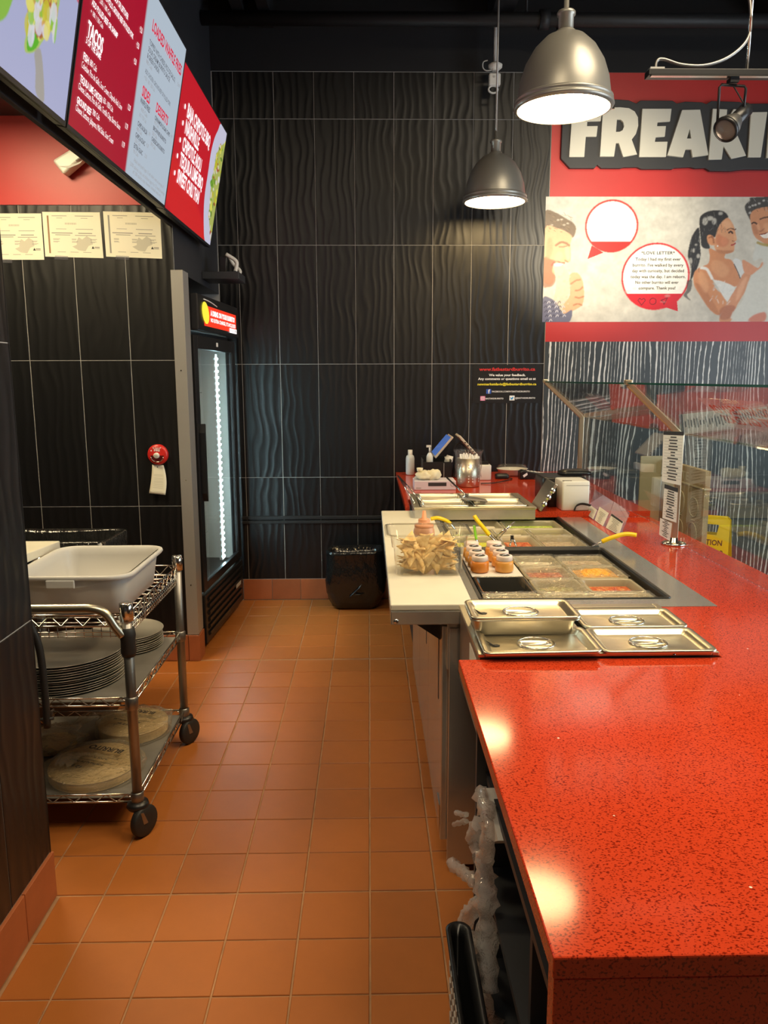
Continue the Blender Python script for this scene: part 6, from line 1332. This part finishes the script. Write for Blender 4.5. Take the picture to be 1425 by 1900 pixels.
# ---- tortilla packs on the lower shelf
M('tortilla', (.62, .46, .22), .7, var=.12, vscale=14)
clear('pack_film', (.95, .93, .87), 1.8, .08, .20, (.88, .84, .70), 1.0, 34, .03)
def tortilla_pack(label, cx, cy, z, R_, h, seed, text, tail):
    k = thing('tortilla_pack', label, 'tortillas', (cx, cy, z)); m = MB(); n = 12
    for i in range(n):
        zz = z+.003+h*i/n; r_ = R_*(.98+.03*noise.noise(Vector((i*1.7, seed, 0)))); m.lathe([(0, 0), (r_, 0), (r_+.001, h/n*.4), (r_, h/n*.86), (0, h/n*.86)], (cx+.006*noise.noise(Vector((i, seed, 2))), cy+.006*noise.noise(Vector((seed, i, 5))), zz), 30)
    t_ = obj('tortillas', m, MATS['tortilla'], k); t_['kind'] = 'stuff'
    m = MB()
    def fn(u, v):
        a = 2*PI*u; q_ = v; p = Vector((math.cos(a)*3, math.sin(a)*3, v*4+seed)); w_ = noise.noise(p)+.5*noise.noise(p*2.4)
        r_ = (R_+.012+.014*w_)*math.sin(min(1, q_*1.25)*PI/2) if q_ < .8 else (R_+.014+.014*w_)
        z_ = z+h+.010+.012*w_*(.4+q_) if q_ < .8 else z+h+.010-(q_-.8)/.2*(h+.006)+.004*w_
        return (cx+r_*math.cos(a), cy+r_*math.sin(a), max(z+.0015, z_))
    m.grid(fn, 36, 16); obj('wrapper', m, MATS['pack_film'], k)
    if tail:
        m = MB(); a_, b_ = Vector((cx, cy, z+h+.015)), Vector(tail)
        m.grid(lambda u, v: tuple(a_.lerp(b_, v)+Vector(((u-.5)*.20*(1-v*.75), .0, .035*math.sin(v*PI)+.018*noise.noise(Vector((u*6, v*5, seed)))))), 10, 14); obj('gathered_end', m, MATS['pack_film'], k)
    t = MB(); zz = z+h+.024; xd, yd = Vector((-.94, .34, 0)), Vector((-.34, -.94, 0)); c = Vector((cx, cy, zz))
    for s, u, v, h_, w_ in text: write(t, s, c+xd*u+yd*v, xd, yd, h_, w_, .03, 'C')
    for v in (.022, -.014): t.quad(c+xd*-.10+yd*v, c+xd*.10+yd*v, c+xd*.10+yd*(v+.002), c+xd*-.10+yd*(v+.002))
    obj('lettering', t, MATS['ink'], k)
q = atZ(185, 1438, .20); tortilla_pack('near pack of tortillas in a printed clear bag on the lowest cart shelf', -1.05, 2.780, .134, .165, .036, 1.0, [('BURRITO', .0, -.085, .030, .15), ('TORTILLAS DE TRIGO', .0, .035, .012, .15), ('12 in', .02, .07, .016, .05), ('FLOUR TORTILLAS', .0, -.006, .010, .12)], (-1.14, 2.70, .205))
tortilla_pack('far pack of tortillas in a printed clear bag on the lowest cart shelf', -1.005, 3.13, .134, .142, .040, 5.0, [('BURRITO', .0, -.07, .026, .13), ('FLOUR TORTILLAS', .0, .035, .012, .13), ('12 in', .0, .065, .014, .05)], (-1.20, 3.02, .22))
k = thing('tortilla_pack', 'crumpled half empty tortilla bag between the two packs on the lowest cart shelf', 'tortillas', (-1.28, 2.98, .134)); obj('wrapper', MB().blob((-1.285, 2.985, .176), (.10, .12, .030), 26, .55, 2.6, 8.0, 14), MATS['pack_film'], k); m = MB()
for i in range(4): m.lathe([(0, 0), (.088, 0), (.089, .003), (0, .004)], (-1.285, 2.985, .14+i*.005), 26)
kk = obj('tortillas', m, MATS['tortilla'], k); kk['kind'] = 'stuff'
# ================================================================== WASTE BIN AT THE BACK WALL
k = thing('waste_bin', 'small bin in a glossy black bag on the tiles at the back wall', 'bin', (-.115, 5.38, 0))
a, b = atY(603, 1060, 5.28), atY(714, 1060, 5.28); cxb, hw_ = (a.x+b.x)/2, (b.x-a.x)/2; zt_ = atY(650, 1026, 5.26).z
def ring(d, z, j):
    out = []
    for p in rr(cxb, 5.385, hw_+.008+d, .145+d, .07, z, 7):
        w_ = noise.noise(Vector((p.x*20, p.y*20, j*.10)))+.5*noise.noise(Vector((p.x*46, p.y*46, j*.2))); c = Vector((cxb, 5.385, p.z)); e = (p-c).normalized(); out.append(p+e*(.016*w_)+Vector((0, 0, .010*w_ if z > .1 else 0)))
    return out
m = MB(); m.loft([ring(-.07, .004, 0), ring(-.055, .02, 1), ring(-.035, .07, 2), ring(-.012, .13, 3), ring(-.005, .22, 4), ring(-.016, .31, 5), ring(-.022, zt_-.02, 6), ring(-.020, zt_, 7), ring(-.035, zt_+.004, 8), ring(-.05, zt_-.05, 9), ring(-.06, .12, 10)], True, True)
obj('bag', m, MATS['liner_black'], k)
m = MB(); m.box(cxb-hw_+.07, cxb+hw_-.07, 5.30, 5.47, .10, .112); obj('bin_floor', m, MATS['black_plastic'], k)
m = MB(); c = Vector((cxb-.02, 5.228, .125)); 
m.tube([c+Vector((-.02, .02, -.02)), c+Vector((.0, .004, .0)), c+Vector((.05, .012, .05)), c+Vector((.09, .03, .11))], [.004, .007, .005, .002], 7); m.tube([c+Vector((.0, .004, .0)), c+Vector((.06, .016, .004)), c+Vector((.10, .03, .02))], [.006, .005, .002], 7)
obj('pinch_folds', m, MATS['liner_black'], k)
# ================================================================== UNDER THE NEAR COUNTER
def sleeve(label, pts, rad, seed, n=14):
    P_ = [Vector(p) for p in spline([tuple(p) for p in pts], 5, False)]; k = thing('plastic_sleeve', label, 'plastic bag', tuple(P_[-1])); N = len(P_)
    R_ = [rad*(.75+.45*noise.noise(Vector((i*.55, seed, 0)))+.25*noise.noise(Vector((i*1.3, seed, 4)))) for i in range(N)]
    m = MB(); loops = []
    for i, p in enumerate(P_):
        t_ = (P_[min(i+1, N-1)]-P_[max(i-1, 0)]).normalized(); u_ = t_.orthogonal().normalized(); b_ = t_.cross(u_)
        loops.append([p+(u_*math.cos(2*PI*q/n)+b_*math.sin(2*PI*q/n))*max(.006, R_[i]*(1+.85*noise.noise(Vector((i*1.1, q*1.9, seed))))) for q in range(n)])
    m.loft(loops, True, True, True); obj('film', m, MATS['bag_plastic'], k); return k
XS = .262
def ax(x, y, dx=0.0): return atX(x, y, XS+dx)
sleeve('clear plastic sleeve bunched highest on the shelf edge under the counter', [ax(892, 1470), ax(902, 1500), ax(906, 1545), ax(902, 1590)], .022, 1.0)
sleeve('clear plastic sleeve with a knotted end poking toward the aisle', [ax(838, 1600, -.03), ax(848, 1612, -.03), ax(862, 1618, -.02), ax(882, 1640)], .018, 2.0)
sleeve('long clear plastic sleeve down the middle of the shelf edge', [ax(896, 1580), ax(900, 1640), ax(902, 1700), ax(904, 1760), ax(908, 1840)], .028, 3.0)
sleeve('clear plastic sleeve spilling left over the black basket', [ax(890, 1670, -.01), ax(876, 1690, -.02), ax(862, 1712, -.03), ax(866, 1740, -.02)], .022, 4.0)
sleeve('clear plastic sleeve hanging lowest beside the black basket', [ax(884, 1740, -.01), ax(882, 1790, -.01), ax(892, 1830), ax(904, 1890)], .028, 5.0)
sleeve('clear plastic sleeve fanned out in front of the white carton', [ax(886, 1530, -.01), ax(878, 1555, -.01), ax(890, 1590)], .020, 6.0)
sleeve('small foil end of a cutlery pack on the upper shelf', [ax(846, 1508, -.01), ax(856, 1510), ax(866, 1512)], .009, 7.0)
sleeve('second small foil end of a cutlery pack on the upper shelf', [ax(842, 1530, -.01), ax(854, 1526), ax(866, 1524)], .009, 8.0)
k = thing('carton', 'long white carton with a barcode on the shelf under the near counter', 'carton', tuple(ax(905, 1560)))
P_ = [ax(887, 1462, .012), ax(903, 1462, .012), ax(924, 1560, .012), ax(908, 1565, .012)]; obj('box', MB().prism(P_, (.16, 0, 0)), MATS['white_plastic'], k)
obj('barcode', MB().prism([ax(896, 1473, .0112), ax(903, 1473, .0112), ax(905, 1480, .0112), ax(897, 1480, .0112)], (.0006, 0, 0)), MATS['ink'], k)
# black basket on the floor below
bs = thing('wire_basket', 'black perforated basket on the floor under the near counter edge', 'basket', (.235, 1.48, 0))
y0, y1 = 1.30, 1.66; x0, x1 = .178, .226; zr = .33
L = lambda d, z, r=.03: rr((x0+x1)/2, (y0+y1)/2, (x1-x0)/2+d, (y1-y0)/2+d, r, z, 5)
m = MB(); m.loft([L(-.02, .002), L(-.014, .008), L(-.002, zr-.03), L(.002, zr-.02), L(.006, zr), L(-.004, zr), L(-.010, zr-.03), L(-.022, .014)], True, True); obj('basket', m, MATS['black_plastic'], bs)
m = MB()
for i in range(9):
    for j in range(5): y = y0+.04+i*.033; z = .06+j*.045; m.box(x0-.0035+.004*(1-j/5)+.004, x0+.0015+.004*(1-j/5)+.004, y, y+.018, z, z+.022)
pf = obj('perforations', m, MATS['grey_plastic'], bs); pf['kind'] = 'stuff'
# ================================================================== CUSTOMER SIDE
zt_ = atY(1330, 957, 5.2).z; xa, xb = atY(1292, 957, 5.2).x, atY(1344, 957, 5.2).x
ws = thing('wet_floor_sign', 'yellow folding caution wet floor sign standing beyond the guard glass', 'sign', ((xa+xb)/2, 5.2, 0))
def panel(sy, name):
    yb_ = 5.2+sy*.20; P_ = lambda x, z: Vector((x, 5.2+sy*(.015+.185*(1-z/zt_)), z)); xm = (xa+xb)/2; w0, w1 = .13, .155
    out = [P_(xm-w1, .0), P_(xm+w1, .0), P_(xm+w0, zt_-.02), P_(xm+w0-.02, zt_), P_(xm-w0+.02, zt_), P_(xm-w0, zt_-.02)]
    inn = [P_(xm+.055, zt_-.12), P_(xm+.065, zt_-.05), P_(xm-.065, zt_-.05), P_(xm-.055, zt_-.12)]
    # the grip opening is a real slot
    ring_ = out[:4]+[out[4], out[5]]; bj = 3
    pts = out[:4]+[inn[1], inn[0], inn[3], inn[2], inn[1]]+out[3:]
    o_ = obj(name, MB().prism(pts, (0, sy*.012, 0)), MATS['yellow_plastic'], ws)
    if sy < 0:
        t = MB(); n_ = Vector((0, -1, 0)); yd = (P_(0, 1)-P_(0, 0)).normalized()
        for s, z, w_ in (('CAUTION', zt_-.185, .19), ('WET FLOOR', zt_-.25, .22)): write(t, s, P_(xm, z)+Vector((0, -.0135, 0)), XD, yd, .036, w_, .02, 'C')
        t.tube([P_(xm+.07*math.sin(q_), zt_-.36+.06*math.cos(q_))+Vector((0, -.0135, 0)) for q_ in np.linspace(0, 2*PI, 4)], .005, 5); obj('lettering', t, MATS['ink'], o_)
panel(-1, 'front_leaf'); panel(1, 'rear_leaf')
m = MB(); m.tube([((xa+xb)/2-.11, 5.2, zt_-.006), ((xa+xb)/2+.11, 5.2, zt_-.006)], .012, 10); obj('hinge', m, MATS['yellow_plastic'], ws); ws.rotation_euler = (0, 0, math.radians(-32))
kb = thing('kraft_stand', 'tall thin tan kraft stand with pale oval line drawings beyond the guard glass', 'stand', (1.9, 4.6, 0)); M('kraft', (.34, .25, .13), .7, var=.08); M('kraft_light', (.52, .46, .30), .7)
X_ = 1.76; A_, B_ = atX(1310, 868, X_), atX(1229, 858, X_); zk = (A_.z+B_.z)/2
obj('body', MB().box(X_, X_+.03, A_.y, B_.y, .002, zk), MATS['kraft'], kb, bevel=.003)
obj('lid_band', MB().box(X_-.004, X_+.034, A_.y-.004, B_.y+.004, zk-.10, zk-.092), MATS['kraft_light'], kb)
m = MB()
for j, z in enumerate((zk-.21, zk-.36, zk-.51, zk-.66)):
    for i in range(3):
        c = Vector((X_-.001, A_.y+(B_.y-A_.y)*(.2+.3*i), z)); ry, rz_ = .060, .052+.012*((i+j) % 2); m.tube([c+Vector((0, ry*math.cos(q_), rz_*math.sin(q_))) for q_ in np.linspace(0, 2*PI, 20, False)], .0022, 5, closed=True); m.tube([c+Vector((0, -.03, -.07)), c+Vector((0, .03, -.07))], .002, 5)
obj('line_drawing', m, MATS['kraft_light'], kb)
t = MB(); write(t, 'WASTE', Vector((X_-.0012, B_.y-.10, zk-.075)), (0, -1, 0), ZD, .045, .30, .01); obj('lettering', t, MATS['kraft_light'], kb)
obj('side_board', MB().box(X_-.13, X_-.002, B_.y, B_.y+.012, .002, zk+.02), MATS['kraft_light'], kb)
